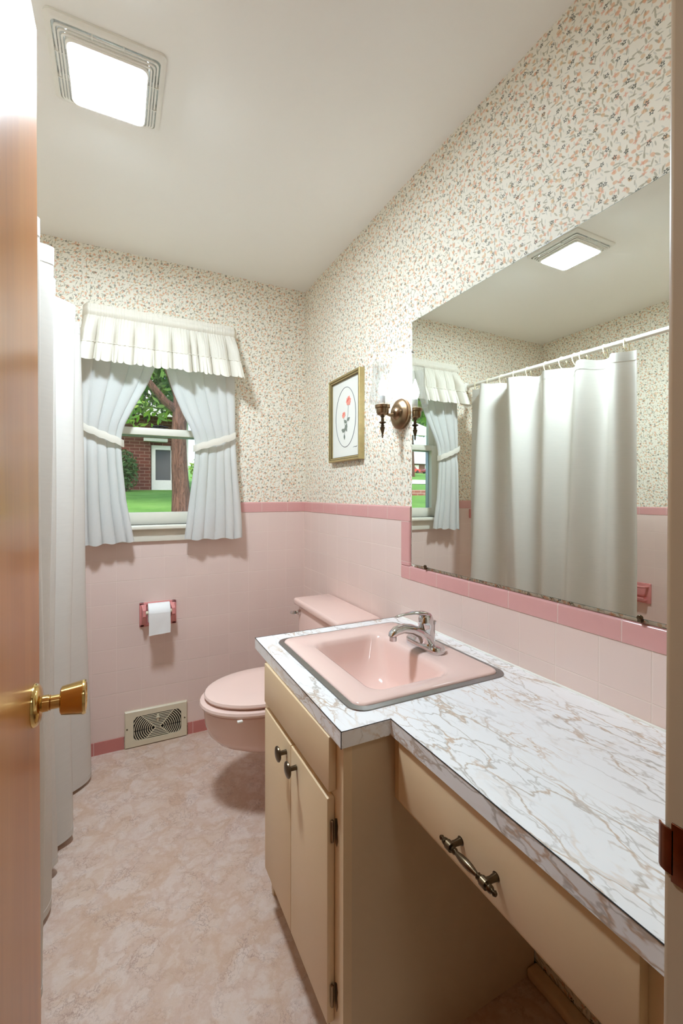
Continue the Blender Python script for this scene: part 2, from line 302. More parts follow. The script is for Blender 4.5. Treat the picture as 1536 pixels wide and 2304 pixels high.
# ------------------------------------------------------------------ mesh helpers
class MB:
    def __init__(s): s.bm = bmesh.new(); s.mi = 0
    def _new(s, fs, mi=None):
        for f in fs: f.material_index = s.mi if mi is None else mi
    def box(s, x0, x1, y0, y1, z0, z1, bev=0.0, seg=2, rot=None):
        r = bmesh.ops.create_cube(s.bm, size=1); vs = r['verts']
        mt = Matrix.Translation(((x0 + x1) / 2, (y0 + y1) / 2, (z0 + z1) / 2)) @ (rot or Matrix()) @ Matrix.Diagonal((x1 - x0, y1 - y0, z1 - z0, 1))
        bmesh.ops.transform(s.bm, matrix=mt, verts=vs)
        fs = list({f for v in vs for f in v.link_faces})
        if bev:
            es = list({e for v in vs for e in v.link_edges})
            rb = bmesh.ops.bevel(s.bm, geom=es, offset=bev, segments=seg, affect='EDGES', profile=.5)
            fs = list(set(rb['faces']) | {f for f in fs if f.is_valid} | {f for v in rb['verts'] for f in v.link_faces})
        s._new([f for f in fs if f.is_valid]); return s
    def loft(s, loops, cap0=True, cap1=True, closed=True):
        rows = [[s.bm.verts.new(p) for p in lp] for lp in loops]; n = len(rows[0]); fs = []
        for a, b in zip(rows, rows[1:]):
            for i in range(n if closed else n - 1):
                j = (i + 1) % n
                try: fs.append(s.bm.faces.new((a[i], a[j], b[j], b[i])))
                except ValueError: pass
        if cap0: fs.append(s.bm.faces.new(list(reversed(rows[0]))))
        if cap1: fs.append(s.bm.faces.new(rows[-1]))
        s._new(fs); return s
    def tube(s, pts, r, n=10, caps=True):
        pts = [Vector(p) for p in pts]; rs = r if isinstance(r, (list, tuple)) else [r] * len(pts)
        d0 = (pts[1] - pts[0]).normalized(); ref = Vector((0, 0, 1)) if abs(d0.z) < .9 else Vector((1, 0, 0)); loops = []
        for i, p in enumerate(pts):
            d = (pts[min(i + 1, len(pts) - 1)] - pts[max(i - 1, 0)]).normalized()
            a = d.cross(ref); a.normalize(); b = d.cross(a); ref = -a.cross(d) if False else ref
            loops.append([p + (a * math.cos(2 * PI * k / n) + b * math.sin(2 * PI * k / n)) * rs[i] for k in range(n)])
        return s.loft(loops, caps, caps)
    def lathe(s, prof, o=(0, 0, 0), axis='z', n=28, caps=True):
        o = Vector(o); loops = []
        for r, h in prof:
            lp = []
            for k in range(n):
                c, q = r * math.cos(2 * PI * k / n), r * math.sin(2 * PI * k / n)
                lp.append(o + Vector({'z': (c, q, h), 'x': (h, c, q), 'y': (q, h, c)}[axis]))
            loops.append(lp)
        return s.loft(loops, caps, caps)
    def poly(s, pts, ext):
        n = len(pts); ext = Vector(ext); a = [Vector(p) for p in pts]
        return s.loft([a, [p + ext for p in a]])
    def grid(s, nu, nv, fn, closed=False):
        rows = [[s.bm.verts.new(fn(i / nu, j / nv)) for i in range(nu + 1)] for j in range(nv + 1)]; fs = []
        for a, b in zip(rows, rows[1:]):
            for i in range(nu): fs.append(s.bm.faces.new((a[i], a[i + 1], b[i + 1], b[i])))
        s._new(fs); return s
    def ball(s, c, r, sub=2, sc=(1, 1, 1)):
        q = bmesh.ops.create_icosphere(s.bm, subdivisions=sub, radius=1)
        bmesh.ops.transform(s.bm, matrix=Matrix.Translation(c) @ Matrix.Diagonal((r * sc[0], r * sc[1], r * sc[2], 1)), verts=q['verts'])
        s._new({f for v in q['verts'] for f in v.link_faces}); return s
    def build(s, name, mat, parent=None, smooth=True, angle=35, solid=None, normals=True):
        if normals: bmesh.ops.recalc_face_normals(s.bm, faces=s.bm.faces)
        me = bpy.data.meshes.new(name); s.bm.to_mesh(me); s.bm.free()
        for mm in (mat if isinstance(mat, (list, tuple)) else [mat]): me.materials.append(M[mm])
        if smooth: me.shade_smooth(); me.set_sharp_from_angle(angle=math.radians(angle))
        o = bpy.data.objects.new(name, me); COL.objects.link(o)
        if parent is not None:
            o.parent = parent; o.matrix_parent_inverse = Matrix.Translation(-parent.location) if parent.type == 'EMPTY' else Matrix()
        if solid:
            md = o.modifiers.new('thick', 'SOLIDIFY'); md.thickness = solid; md.offset = 0
            es = o.modifiers.new('crisp_rim', 'EDGE_SPLIT'); es.split_angle = math.radians(60)
        return o
def thing(name, label, cat, loc, group=None, kind=None):
    o = bpy.data.objects.new(name, None); COL.objects.link(o); o.location = loc; o.empty_display_size = .05
    return tag(o, label, cat, group, kind)
def tag(o, label=None, cat=None, group=None, kind=None):
    if label: o['label'] = label
    if cat: o['category'] = cat
    if group: o['group'] = group
    if kind: o['kind'] = kind
    return o
def struct(o): o['kind'] = 'structure'; return o
def part(o, label): o['label'] = label; return o
def rr(x0, x1, y0, y1, r, z, n=6):
    out = []
    for cx_, cy_, a0 in ((x1 - r, y1 - r, 0), (x0 + r, y1 - r, 90), (x0 + r, y0 + r, 180), (x1 - r, y0 + r, 270)):
        for k in range(n + 1):
            a = math.radians(a0 + 90 * k / n); out.append((cx_ + r * math.cos(a), cy_ + r * math.sin(a), z))
    return out
def lerp(t, pts):
    for (a, va), (b, vb) in zip(pts, pts[1:]):
        if t <= b:
            q = 0 if b == a else max(0, (t - a) / (b - a)); return va + (vb - va) * q
    return pts[-1][1]
def smooth_lerp(t, pts):
    for (a, va), (b, vb) in zip(pts, pts[1:]):
        if t <= b:
            q = max(0, (t - a) / (b - a)); q = (1 - math.cos(PI * q)) / 2; return va + (vb - va) * q
    return pts[-1][1]

# ------------------------------------------------------------------ room shell
struct(MB().box(-1.3, 1.3, -1.4, FY + .12, -.1, 0).build('floor', 'floor', smooth=False))
struct(MB().box(-1.3, 1.3, .115, FY + .12, HC, HC + .1).build('ceiling', 'ceil', smooth=False))
WP = .006   # tile stands this far off the papered wall
wr = struct(MB().box(RX + WP, RX + .13, .0, FY + .12, 0, HC).build('wall_right', 'paper_y', smooth=False))
WX0, WX1, WZ0, WZ1 = -.05, .49, 1.10, 2.04      # window opening
b = MB(); y0, y1 = FY + WP, FY + .12
b.box(LX - .12, WX0, y0, y1, 0, HC).box(WX1, RX + .13, y0, y1, 0, HC).box(WX0, WX1, y0, y1, 0, WZ0).box(WX0, WX1, y0, y1, WZ1, HC)
wf = struct(b.build('wall_far', 'paper_x', smooth=False))
wl = struct(MB().box(LX - .12, LX - WP, .115, FY + .12, 0, HC).build('wall_left', 'paper_y', smooth=False))
DX0, DX1 = -.152, .488
b = MB(); b.box(LX - .12, DX0 - .02, .115, NY, 0, HC).box(DX1 + .02, RX + .13, .115, NY, 0, HC).box(DX0 - .02, DX1 + .02, .115, NY, 2.05, HC)
struct(b.build('wall_near', 'paper_x', smooth=False))
struct(MB().box(LX, -.29, .70, .82, 0, HC).build('wall_tub', 'paper_x', smooth=False))
# hall behind the camera
struct(MB().box(-1.3, 1.3, -1.4, .115, HC, HC + .1).build('ceiling_hall', 'hall', smooth=False))
b = MB(); b.box(-1.3, 1.3, -1.5, -1.4, 0, HC).box(-1.4, -1.3, -1.4, .115, 0, HC).box(1.3, 1.4, -1.4, .115, 0, HC)
struct(b.build('wall_hall', 'hall', smooth=False))

# tile wainscots and borders
def bullnose(axis, a0, a1, face, z0, z1, th):
    """border strip with a rounded upper edge; profile across (depth, height), th < 0 sticks out towards -axis"""
    r = min(abs(th) * .9, .011); sg = 1 if th > 0 else -1; pr = [(0, z0), (th, z0)]
    for k in range(7):
        t = k / 6 * PI / 2; pr.append((th - sg * r + sg * r * math.cos(t), z1 - r + r * math.sin(t)))
    pr.append((0, z1)); bb = MB()
    f = (lambda a: [(face + d, a, z) for d, z in pr]) if axis == 'y' else (lambda a: [(a, face + d, z) for d, z in pr])
    return bb.loft([f(a0), f(a1)])
ZT, ZK = .9363, .9363 + 2 * P          # under-side of the border over the vanity / elsewhere
YE = 1.3848
MB().box(RX, RX + WP, YE, FY, .06, ZK).build('tile_wainscot', 'tile_r', wr, smooth=False)
MB().box(RX, RX + WP, NY, YE, .60, ZT).build('tile_backsplash', 'tile_n', wr, smooth=False)
part(bullnose('y', YE - .055, FY, RX + WP, ZK, ZK + .055, -WP - .002).build('tile_border', 'bord_y', wr), 'deep pink border tiles topping the high wainscot')
part(bullnose('y', NY, YE, RX + WP, ZT, ZT + .05, -WP - .002).build('tile_border', 'bord_y', wr), 'deep pink border tiles under the mirror')
b = MB()
pr = [(RX + WP, YE)] + [(RX - .002, YE), (RX - .002, YE - .045)] + [(RX - .002 + .009 * (1 - math.cos(t)), YE - .045 - .009 * math.sin(t)) for t in (.4, .8, 1.2, 1.5)] + [(RX + WP, YE - .055)]
b.loft([[(x, y, ZT + .05) for x, y in pr], [(x, y, ZK) for x, y in pr]]).build('tile_border', 'bord_z', wr)
MB().box(RX - .004, RX + WP, 1.42, FY, 0, .06).build('tile_base', 'base_y', wr, smooth=False)
b = MB(); zt = ZK; A0 = LX
b.box(A0, -.125, FY, FY + WP, .06, zt).box(.565, RX, FY, FY + WP, .06, zt).box(-.125, .565, FY, FY + WP, .06, 1.02)
b.build('tile_wainscot', 'tile_f', wf, smooth=False)
b = bullnose('x', .565, RX, FY + WP, ZK, ZK + .055, -WP - .002); b2 = b
b2.build('tile_border', 'bord_x', wf); bullnose('x', LX, -.125, FY + WP, ZK, ZK + .055, -WP - .002).build('tile_border', 'bord_x', wf)
b = MB(); b.box(LX, .022, FY - .004, FY + WP, 0, .06).box(.322, RX, FY - .004, FY + WP, 0, .06); b.build('tile_base', 'base_x', wf, smooth=False)
MB().box(LX - WP, LX, .82, FY, .3, 1.1283).build('tile_wainscot', 'tile_l', wl, smooth=False)
bullnose('y', .82, FY, LX - WP, 1.1283, 1.1763, WP + .002).build('tile_border', 'bord_y', wl)
bb = struct(MB().box(RX - .033, RX + WP, NY, .783, 0, .026, .008, 3).build('baseboard_right', 'creamdark'))

# ------------------------------------------------------------------ window
win = struct(thing('window_1', None, None, (.22, FY, 1.1)))
b = MB(); cw = .075; yc0, yc1 = FY - .012, FY + .012
b.box(WX0 - cw, WX0, yc0, yc1, 1.10, WZ1 + cw, .003).box(WX1, WX1 + cw, yc0, yc1, 1.10, WZ1 + cw, .003).box(WX0, WX1, yc0, yc1, WZ1, WZ1 + cw, .003)
b.build('window_casing', 'sashpaint', win)
MB().box(WX0 - cw - .01, WX1 + cw + .01, FY - .04, FY + .07, 1.078, 1.10, .006, 3).build('window_sill', 'sashpaint', win)
MB().box(WX0 - cw, WX1 + cw, FY - .014, FY + .006, 1.018, 1.078, .003).build('window_apron', 'sashpaint', win)
b = MB(); b.box(WX0, WX0 + .008, FY + .0, FY + .12, WZ0, WZ1).box(WX1 - .008, WX1, FY, FY + .12, WZ0, WZ1).box(WX0, WX1, FY, FY + .12, WZ1 - .008, WZ1)
b.build('window_jamb', 'sashpaint', win, smooth=False)
def sash(nm, y0, z0, z1, st, zb, zt_, mat, glass=True):
    bb = MB(); x0, x1 = WX0 + .006, WX1 - .006; y1 = y0 + .03
    bb.box(x0, x0 + st, y0, y1, z0, z1, .002).box(x1 - st, x1, y0, y1, z0, z1, .002).box(x0 + st, x1 - st, y0, y1, z0, z0 + zb, .002).box(x0 + st, x1 - st, y0, y1, z1 - zt_, z1, .002)
    o = bb.build(nm, mat, win)
    if glass: MB().box(x0 + st, x1 - st, y0 + .013, y0 + .017, z0 + zb, z1 - zt_).build('pane', 'pane', o, smooth=False)
    return o
s1 = sash('lower_sash', FY + .035, WZ0, 1.592, .045, .062, .036, 'sashpaint')
sash('upper_sash', FY + .068, 1.56, WZ1, .045, .036, .045, 'sashpaint')
part(sash('storm_sash', FY + .100, WZ0, 1.585, .025, .03, .03, 'alu', False), 'bluish grey aluminium storm frame')
MB().box(WX0 + .2, WX0 + .27, FY + .038, FY + .062, 1.592, 1.598, .002).tube([(WX0 + .21, FY + .05, 1.602), (WX0 + .25, FY + .045, 1.606), (WX0 + .285, FY + .042, 1.601)], [.006, .005, .003], 8).lathe([(.010, 0), (.010, .010), (.006, .013)], (WX0 + .235, FY + .05, 1.597)).build('sash_lock', 'dark', s1)

# ------------------------------------------------------------------ door and frame
dr = struct(thing('door_1', None, None, (-.137, .245, .0)))
DFX = -.1195; DY1 = .866
MB().box(DFX - .035, DFX, .243, DY1, .012, 2.025, .0015).build('door_panel', 'wood', dr)
kb = MB().lathe([(.0, 0), (.0325, 0), (.0325, .003), (.030, .007), (.024, .0105), (.0125, .0125), (.0125, .02)], (DFX, DY1 - .06, .928), 'x', 40).build('knob_rosette', 'brass', dr)
MB().lathe([(.0115, .012), (.0115, .022), (.0122, .0225), (.0105, .0235), (.0105, .036), (.019, .0362), (.0215, .038), (.0262, .066), (.0268, .0685), (.0258, .0715), (.022, .072), (.020, .0705), (0.0001, .0705)], (DFX, DY1 - .06, .928), 'x', 40).build('door_knob', 'brass', kb)
tr = struct(thing('trim_1', None, None, (DX1, NY, 0)))
b = MB(); b.box(DX1, DX1 + .02, .10, NY + .001, 0, 2.05).box(DX0 - .02, DX0, .10, NY + .001, 0, 2.05).box(DX0 - .02, DX1 + .02, .10, NY + .001, 2.03, 2.05); b.build('door_jamb', 'jamb', tr, smooth=False)
b = MB(); b.box(DX1 + .005, DX1 + .06, NY, NY + .008, 0, 2.09, .002).box(DX0 - .06, DX0 - .005, NY, NY + .008, 0, 2.09, .002).box(DX0 - .06, DX1 + .06, NY, NY + .008, 2.036, 2.09, .002); b.build('door_casing', 'jamb', tr)
b = MB(); zc = .905
b.box(DX1 - .0018, DX1 + .001, .205, NY - .001, zc - .029, zc + .029, .0008)
lip = [(DX1 - .0018, NY - .003), (DX1 - .0018, NY + .004), (DX1 + .0005, NY + .0095), (DX1 + .004, NY + .0125), (DX1 + .004, NY + .0105), (DX1 + .0018, NY + .0085), (DX1 + .0002, NY + .0035), (DX1 + .0002, NY - .003)]
b.loft([[(x, y, zc - h) for x, y in lip] for h in (.022, .019, 0, -.019, -.022)])
b.build('strike_plate', 'copper', tr)

# ------------------------------------------------------------------ ceiling light and vent
cl = thing('ceiling_light', 'square white ceiling vent fixture with glowing centre lens', 'ceiling light', (-.02, 1.394, HC))
gx, gy, z0 = -.020, 1.392, HC
def sq(hx, hy, r, z): return rr(gx - hx, gx + hx, gy - hy, gy + hy, r, z, 5)
b = MB(); b.loft([sq(.142, .136, .014, z0), sq(.142, .136, .014, z0 - .006), sq(.136, .130, .014, z0 - .012), sq(.128, .122, .012, z0 - .013), sq(.128, .122, .012, z0 - .004)], False, False)
b.build('light_housing', 'white', cl)
MB().loft([sq(.128, .122, .012, z0 - .001), sq(.128, .122, .012, z0 - .0045)]).build('vent_cavity', 'foil', cl, smooth=False)
b = MB()
for i, (hx, hy, zz) in enumerate(((.121, .115, .014), (.113, .110, .019), (.105, .106, .024))):
    b.loft([sq(hx + .0022, hy + .0022, .012, z0 - zz), sq(hx + .0022, hy + .0022, .012, z0 - zz - .0035), sq(hx - .0022, hy - .0022, .010, z0 - zz - .0035), sq(hx - .0022, hy - .0022, .010, z0 - zz), sq(hx + .0022, hy + .0022, .012, z0 - zz)], False, False)
for sx in (-1, 1):
    for t in (-.04, .04): b.box(gx + sx * .111 - .017, gx + sx * .111 + .017, gy + t - .0012, gy + t + .0012, z0 - .020, z0 - .006)
    for t in (-.037, .037): b.box(gx + t - .0012, gx + t + .0012, gy + sx * .110 - .013, gy + sx * .110 + .013, z0 - .020, z0 - .006)
b.build('vent_grille', 'white', cl)
MB().loft([sq(.099, .104, .016, z0 - .005), sq(.099, .104, .016, z0 - .030), sq(.096, .101, .018, z0 - .034), sq(.092, .097, .018, z0 - .034), sq(.092, .097, .018, z0 - .030)], False, False).build('lens_rim', 'white', cl)
MB().loft([sq(.092, .097, .018, z0 - .032), sq(.090, .095, .018, z0 - .036), sq(.080, .086, .02, z0 - .038)], False, True).build('lens', 'lens', cl)

# ------------------------------------------------------------------ wall mirror
my0, my1, mz0, mz1 = .262, 1.312, .9975, 1.891
mi = thing('wall_mirror', 'large frameless wall mirror above the counter', 'mirror', (RX - .004, .79, mz0))
b = MB(); b.box(RX - .0065, RX - .0062, my0 + .001, my1 - .001, mz0 + .001, mz1 - .001); b.build('mirror_glass', 'mirror', mi, smooth=False)
MB().box(RX - .0061, RX + .0005, my0, my1, mz0, mz1).build('mirror_backing', 'glassedge', mi, smooth=False)
for yy in (1.2335, .528):
    MB().lathe([(.0001, -.011), (.005, -.010), (.0065, -.006), (.0065, 0)], (RX, yy, mz0 + .002), 'x', 14).box(RX - .0095, RX + .001, yy - .004, yy + .004, mz0 - .008, mz0 + .002, .001).build('mirror_clip', 'bronze', mi)
MB().box(RX - .010, RX + .002, my1 - .004, my1 + .007, 1.774, 1.786, .002).lathe([(.0001, -.014), (.004, -.013), (.005, -.009)], (RX, my1, 1.78), 'x', 12).build('mirror_clip', 'white', mi)

# ------------------------------------------------------------------ sconce
SX, SY, SZ = .899, 1.394, 1.566
sc = thing('wall_sconce', 'antique brass wall sconce with etched glass shade and lit bulb', 'wall lamp', (RX, SY, SZ))
MB().lathe([(.0001, -.036), (.013, -.034), (.021, -.028), (.025, -.021), (.030, -.020), (.034, -.0205), (.044, -.018), (.053, -.011), (.056, -.009), (.0585, -.006), (.0585, .006)], (RX, SY, SZ), 'x', 44).build('backplate', 'aged', sc)
MB().tube([(RX - .02, SY, SZ - .004), (RX - .05, SY, SZ - .008), (SX + .02, SY, SZ - .004)], [.008, .006, .006], 14).lathe([(.0001, -.006), (.004, -.005), (.0045, 0)], (RX - .022, SY - .034, SZ + .004), 'x', 10).build('arm', 'aged', sc)
MB().lathe([(.0001, 1.553), (.012, 1.5535), (.020, 1.558), (.0235, 1.565), (.0235, 1.580), (.0285, 1.582), (.0285, 1.5925), (.0245, 1.5945), (.0001, 1.5945)], (SX, SY, 0), 'z', 36).build('socket_cup', 'aged', sc)
MB().lathe([(.0001, 1.468), (.003, 1.470), (.0025, 1.474), (.0048, 1.477), (.0028, 1.481), (.009, 1.505), (.0095, 1.509), (.006, 1.511), (.0075, 1.515), (.005, 1.519), (.0055, 1.522), (.013, 1.526), (.013, 1.529), (.006, 1.532), (.0052, 1.546), (.008, 1.549), (.008, 1.555), (.0001, 1.555)], (SX, SY, 0), 'z', 22).build('finial', 'bronze', sc)
MB().lathe([(.022, 1.5945), (.034, 1.596), (.047, 1.6005), (.0515, 1.606), (.0515, 1.612), (.047, 1.640), (.041, 1.665), (.0385, 1.690), (.0375, 1.752), (.0360, 1.752), (.0370, 1.690), (.0395, 1.665), (.0455, 1.640), (.050, 1.612), (.050, 1.6065), (.046, 1.602), (.022, 1.597)], (SX, SY, 0), 'z', 44, False).build('glass_shade', 'shade', sc)
MB().lathe([(.010, 1.5945), (.0105, 1.628), (.009, 1.630), (.0001, 1.630)], (SX, SY, 0), 'z', 18).build('candle_sleeve', 'white', sc)
MB().lathe([(.007, 1.630), (.0125, 1.640), (.0155, 1.652), (.014, 1.666), (.009, 1.683), (.0045, 1.697), (.0015, 1.707), (.0001, 1.709)], (SX, SY, 0), 'z', 20).build('bulb', 'bulb', sc)

# ------------------------------------------------------------------ framed rose print
PY0, PY1, PZ0, PZ1 = 1.678, 1.992, 1.413, 1.822
fp = thing('framed_picture', 'gilt framed print of two pink roses inside a thin oval', 'picture', (RX, (PY0 + PY1) / 2, PZ0))
def frame(b, prof):   # prof: (inset, x) closed mitred profile
    loops = []
    for ins, x in prof: loops.append([(x, PY0 + ins, PZ0 + ins), (x, PY1 - ins, PZ0 + ins), (x, PY1 - ins, PZ1 - ins), (x, PY0 + ins, PZ1 - ins)])
    b.loft(loops + [loops[0]], False, False)
b = MB(); X = RX + WP
frame(b, [(0, X), (0, X - .026), (.003, X - .028), (.009, X - .028), (.012, X - .0245), (.019, X - .022), (.022, X - .017), (.022, X)]); b.build('frame', 'gilt', fp, angle=20)
b = MB(); frame(b, [(.0105, X - .0262), (.0105, X - .0268), (.0135, X - .0248), (.0135, X - .0242)]); frame(b, [(.0195, X - .0218), (.0195, X - .0224), (.0225, X - .0175), (.0225, X - .0165)]); b.build('frame_groove', 'giltdark', fp, smooth=False)
MB().box(X - .012, X - .001, PY0 + .02, PY1 - .02, PZ0 + .02, PZ1 - .02).build('mat_board', 'mat', fp, smooth=False)
cyp, czp = (PY0 + PY1) / 2, (PZ0 + PZ1) / 2 + .006; xp = X - .0125
b = MB(); pts = [(xp, cyp + .100 * math.cos(2 * PI * k / 60), czp + .142 * math.sin(2 * PI * k / 60)) for k in range(61)]
b.tube(pts, .0014, 6, False); b.build('oval_line', 'oval', fp)
b = MB()
def leafs(b, y, z, l, w_, a, mi):
    b.mi = mi; n = 10; pp = []
    for k in range(n):
        t = k / (n - 1); pp.append((t * l, w_ * math.sin(PI * t) * (1.2 - .4 * t)))
    for k in range(n - 2, 0, -1):
        t = k / (n - 1); pp.append((t * l, -w_ * math.sin(PI * t) * (1.2 - .4 * t)))
    b.poly([(xp, y + u * math.cos(a) - v * math.sin(a), z + u * math.sin(a) + v * math.cos(a)) for u, v in pp], (-.0007 - random.random() * .0008, 0, 0))
def rose(b, y, z, r):
    for k in range(9): leafs(b, y, z, r * random.uniform(.85, 1.1), r * .42, k * 2 * PI / 9 + random.uniform(-.2, .2), 0)
    for k in range(7): leafs(b, y, z, r * .62, r * .26, k * 2 * PI / 7 + .3, 1)
    for k in range(4): leafs(b, y, z, r * .32, r * .16, k * 2 * PI / 4 + .8, 0)
rose(b, cyp - .030, czp + .072, .026); rose(b, cyp + .018, czp + .012, .017)
b.mi = 2
b.tube([(xp, cyp - .028, czp + .05), (xp, cyp - .022, czp + .0), (xp, cyp - .002, czp - .05), (xp, cyp + .012, czp - .085)], .0011, 5)
b.tube([(xp, cyp + .018, czp - .002), (xp, cyp + .010, czp - .03), (xp, cyp - .002, czp - .052)], .0009, 5)
for dy, dz, l, a in ((-.016, -.02, .03, 2.7), (-.012, -.03, .03, .6), (0, -.045, .03, 4.2), (.006, -.06, .034, 2.2), (.008, -.066, .034, .3), (.012, -.08, .028, 4.6), (-.002, -.05, .026, 5.6), (.03, -.07, .026, 2.6), (-.014, -.035, .028, 5.0)):
    leafs(b, cyp + dy, czp + dz, l, l * .26, a, 2)
b.build('rose_print', ['petal', 'petald', 'leafink'], fp, smooth=False)
b = MB(); b.tube([(xp, cyp - .112 + .006 * math.sin(k * 2.3) - .0 + k * .0036, czp - .149 + .002 * math.cos(k * 3.1)) for k in range(10)], .0006, 5); b.build('signature', 'oval', fp, smooth=False)

# ------------------------------------------------------------------ toilet
TY = 1.763
to = thing('toilet', 'pink toilet with closed lid behind the vanity cabinet', 'toilet', (.62, TY, 0))
def egg(tip, back, hw, z, n=40, sq_=1.0):
    xc = tip + (back - tip) * .56; out = []
    for k in range(n):
        t = 2 * PI * k / n; c, s_ = math.cos(t), math.sin(t); a = (xc - tip) if c > 0 else (back - xc)
        e = 1.0 if c > 0 else .75
        out.append((xc - a * math.copysign(abs(c) ** e, c), TY + hw * math.copysign(abs(s_) ** (1 if c > 0 else .8), s_), z))
    return out
MB().loft([egg(.58, .80, .10, .0), egg(.59, .80, .092, .03), egg(.58, .80, .090, .12), egg(.545, .79, .100, .185), egg(.475, .785, .122, .218), egg(.405, .78, .147, .243), egg(.35, .775, .164, .268), egg(.322, .772, .172, .298), egg(.309, .77, .1755, .335), egg(.304, .77, .1765, .37), egg(.302, .77, .177, .40), egg(.308, .765, .172, .406), egg(.34, .74, .14, .407)]).build('bowl', 'pinkcer', to)
MB().loft([egg(.306, .745, .174, .408), egg(.291, .752, .186, .412), egg(.286, .755, .190, .421), egg(.289, .752, .187, .430), egg(.299, .745, .178, .434), egg(.35, .70, .13, .434)]).build('seat', 'pinkseat', to)
MB().loft([egg(.322, .742, .168, .4385), egg(.308, .748, .177, .441), egg(.304, .75, .181, .448), egg(.308, .748, .178, .456), egg(.325, .735, .166, .460), egg(.40, .68, .11, .463)]).build('lid', 'pinkseat', to)
MB().box(.395, .415, TY - .172, TY - .158, .4035, .4105, .002).build('seat_bumper', 'white', to)
MB().box(.752, .80, TY - .09, TY + .09, .41, .452, .008).build('seat_hinge', 'pinkseat', to)
MB().box(.79, RX - .006, 1.540, 1.988, .385, .714, .022, 4).build('tank', 'pinkcer', to)
MB().box(.774, RX - .004, 1.520, 2.006, .712, .746, .012, 4).build('tank_lid', 'pinkcer', to)
MB().box(.76, .80, TY - .10, TY + .10, .20, .40, .02, 3).build('tank_neck', 'pinkcer', to)
MB().lathe([(.012, 0), (.012, -.012), (.008, -.014), (.006, -.02)], (.79, 1.955, .683), 'x', 18).tube([(.768, 1.957, .683), (.762, 1.968, .682), (.757, 1.985, .678)], [.009, .0095, .008], 10).build('flush_lever', 'chrome', to)

# ------------------------------------------------------------------ paper holder and roll
th = thing('toilet_paper_holder', 'deep pink ceramic paper holder set in the tiles below the window', 'paper holder', (.178, FY, .592))
b = MB(); hx0, hx1, hz0, hz1 = .092, .266, .592, .712
b.box(hx0, hx1, FY - .010, FY + .004, hz1 - .014, hz1, .004).box(hx0, hx1, FY - .010, FY + .004, hz0, hz0 + .014, .004).box(hx0, hx0 + .024, FY - .010, FY + .004, hz0, hz1, .004).box(hx1 - .024, hx1, FY - .010, FY + .004, hz0, hz1, .004).box(hx0 + .01, hx1 - .01, FY - .004, FY + .004, hz0 + .005, hz1 - .005)
b.build('holder_plate', 'rose', th)
for xs in (.112, .246):
    def pst(t, z0_, z1_, wdt): return [(xs - wdt, FY - .006 - t, z0_), (xs + wdt, FY - .006 - t, z0_), (xs + wdt, FY - .006 - t, z1_), (xs - wdt, FY - .006 - t, z1_)]
    MB().loft([pst(0, .600, .706, .013), pst(.015, .615, .700, .010), pst(.035, .640, .694, .0085), pst(.055, .652, .692, .008), pst(.066, .658, .688, .0065)]).build('post', 'rose', th)
MB().lathe([(.009, .118), (.009, .24)], (0, FY - .056, .672), 'x', 20).build('roller', 'ivory', th)
rl = MB(); rl.lathe([(.019, .129), (.045, .129), (.046, .131), (.046, .2265), (.045, .2285), (.019, .2285), (.019, .129)], (0, FY - .058, .672), 'x', 40, False)
rl.grid(8, 14, lambda u, v: (.1295 + .0985 * u + .002 * math.sin(v * 3) * v, FY - .1045 + .006 * math.sin(v * 2.2) * v + .0015 * math.sin(u * 9 + v * 5) * v, .678 - .108 * v + (.006 * u * v * v)))
tag(rl.build('toilet_paper_roll', 'paperroll', None, solid=None), 'white toilet paper roll with sheet hanging in the pink holder', 'toilet paper')

# ------------------------------------------------------------------ floor level register
vx0, vx1, vz0, vz1 = .024, .318, .002, .182; vcx, vcz = .176, .088
vt = thing('wall_register', 'cream metal heat register with curved louvres at floor level', 'air vent', (vcx, FY, 0))
b = MB(); ox, oz = .112, .060; ocz = vcz + .004
def plate_loop(hx, hz, r, y, cz): return [(p[0], y, p[1]) for p in [(q[0], q[1]) for q in rr(vcx - hx, vcx + hx, cz - hz, cz + hz, r, 0, 5)]]
hxx, hzz = (vx1 - vx0) / 2, (vz1 - vz0) / 2; pcx, pcz = (vx0 + vx1) / 2, (vz0 + vz1) / 2
def pl(hx, hz, r, y): return [(q[0], y, q[1]) for q in rr(pcx - hx, pcx + hx, pcz - hz, pcz + hz, r, 0, 5)]
def op(hx, hz, r, y): return [(q[0], y, q[1]) for q in rr(vcx - hx, vcx + hx, ocz - hz, ocz + hz, r, 0, 5)]
b.loft([pl(hxx, hzz, .002, FY + .003), pl(hxx, hzz, .002, FY - .010), pl(hxx - .004, hzz - .004, .003, FY - .015), op(ox, oz, .022, FY - .015), op(ox, oz, .022, FY - .006)], False, False)
b.build('register_plate', 'vent', vt)
MB().box(vcx - ox - .004, vcx + ox + .004, FY - .006, FY - .002, ocz - oz - .004, ocz + oz + .004).build('register_duct', 'dark', vt, smooth=False)
b = MB(); cz0 = ocz - .012
def inside(x, z):
    dx = max(0, abs(x - vcx) - (ox - .022)); dz = max(0, abs(z - ocz) - (oz - .022)); return math.hypot(dx, dz) < .0225
def bars(pts):
    seg = []
    for p in pts + [None]:
        if p is not None and inside(p[0], p[1]): seg.append((p[0], FY - .0125, p[1]))
        else:
            if len(seg) > 1: b.tube(seg, .0021, 6)
            seg = []
for k in range(1, 12):
    r = .008 + k * .0098
    for sg in (-1, 1): bars([(vcx + sg * (.012 + r * math.cos(t)), cz0 + r * .92 * math.sin(t)) for t in [(-47 + 94 * q / 26) * PI / 180 for q in range(27)]])
for k in range(-7, 10):
    zz = cz0 + k * .0082; hw_ = abs(k) * .0082 * .95 + .012
    bars([(vcx - hw_ + 2 * hw_ * q / 16, zz) for q in range(17)])
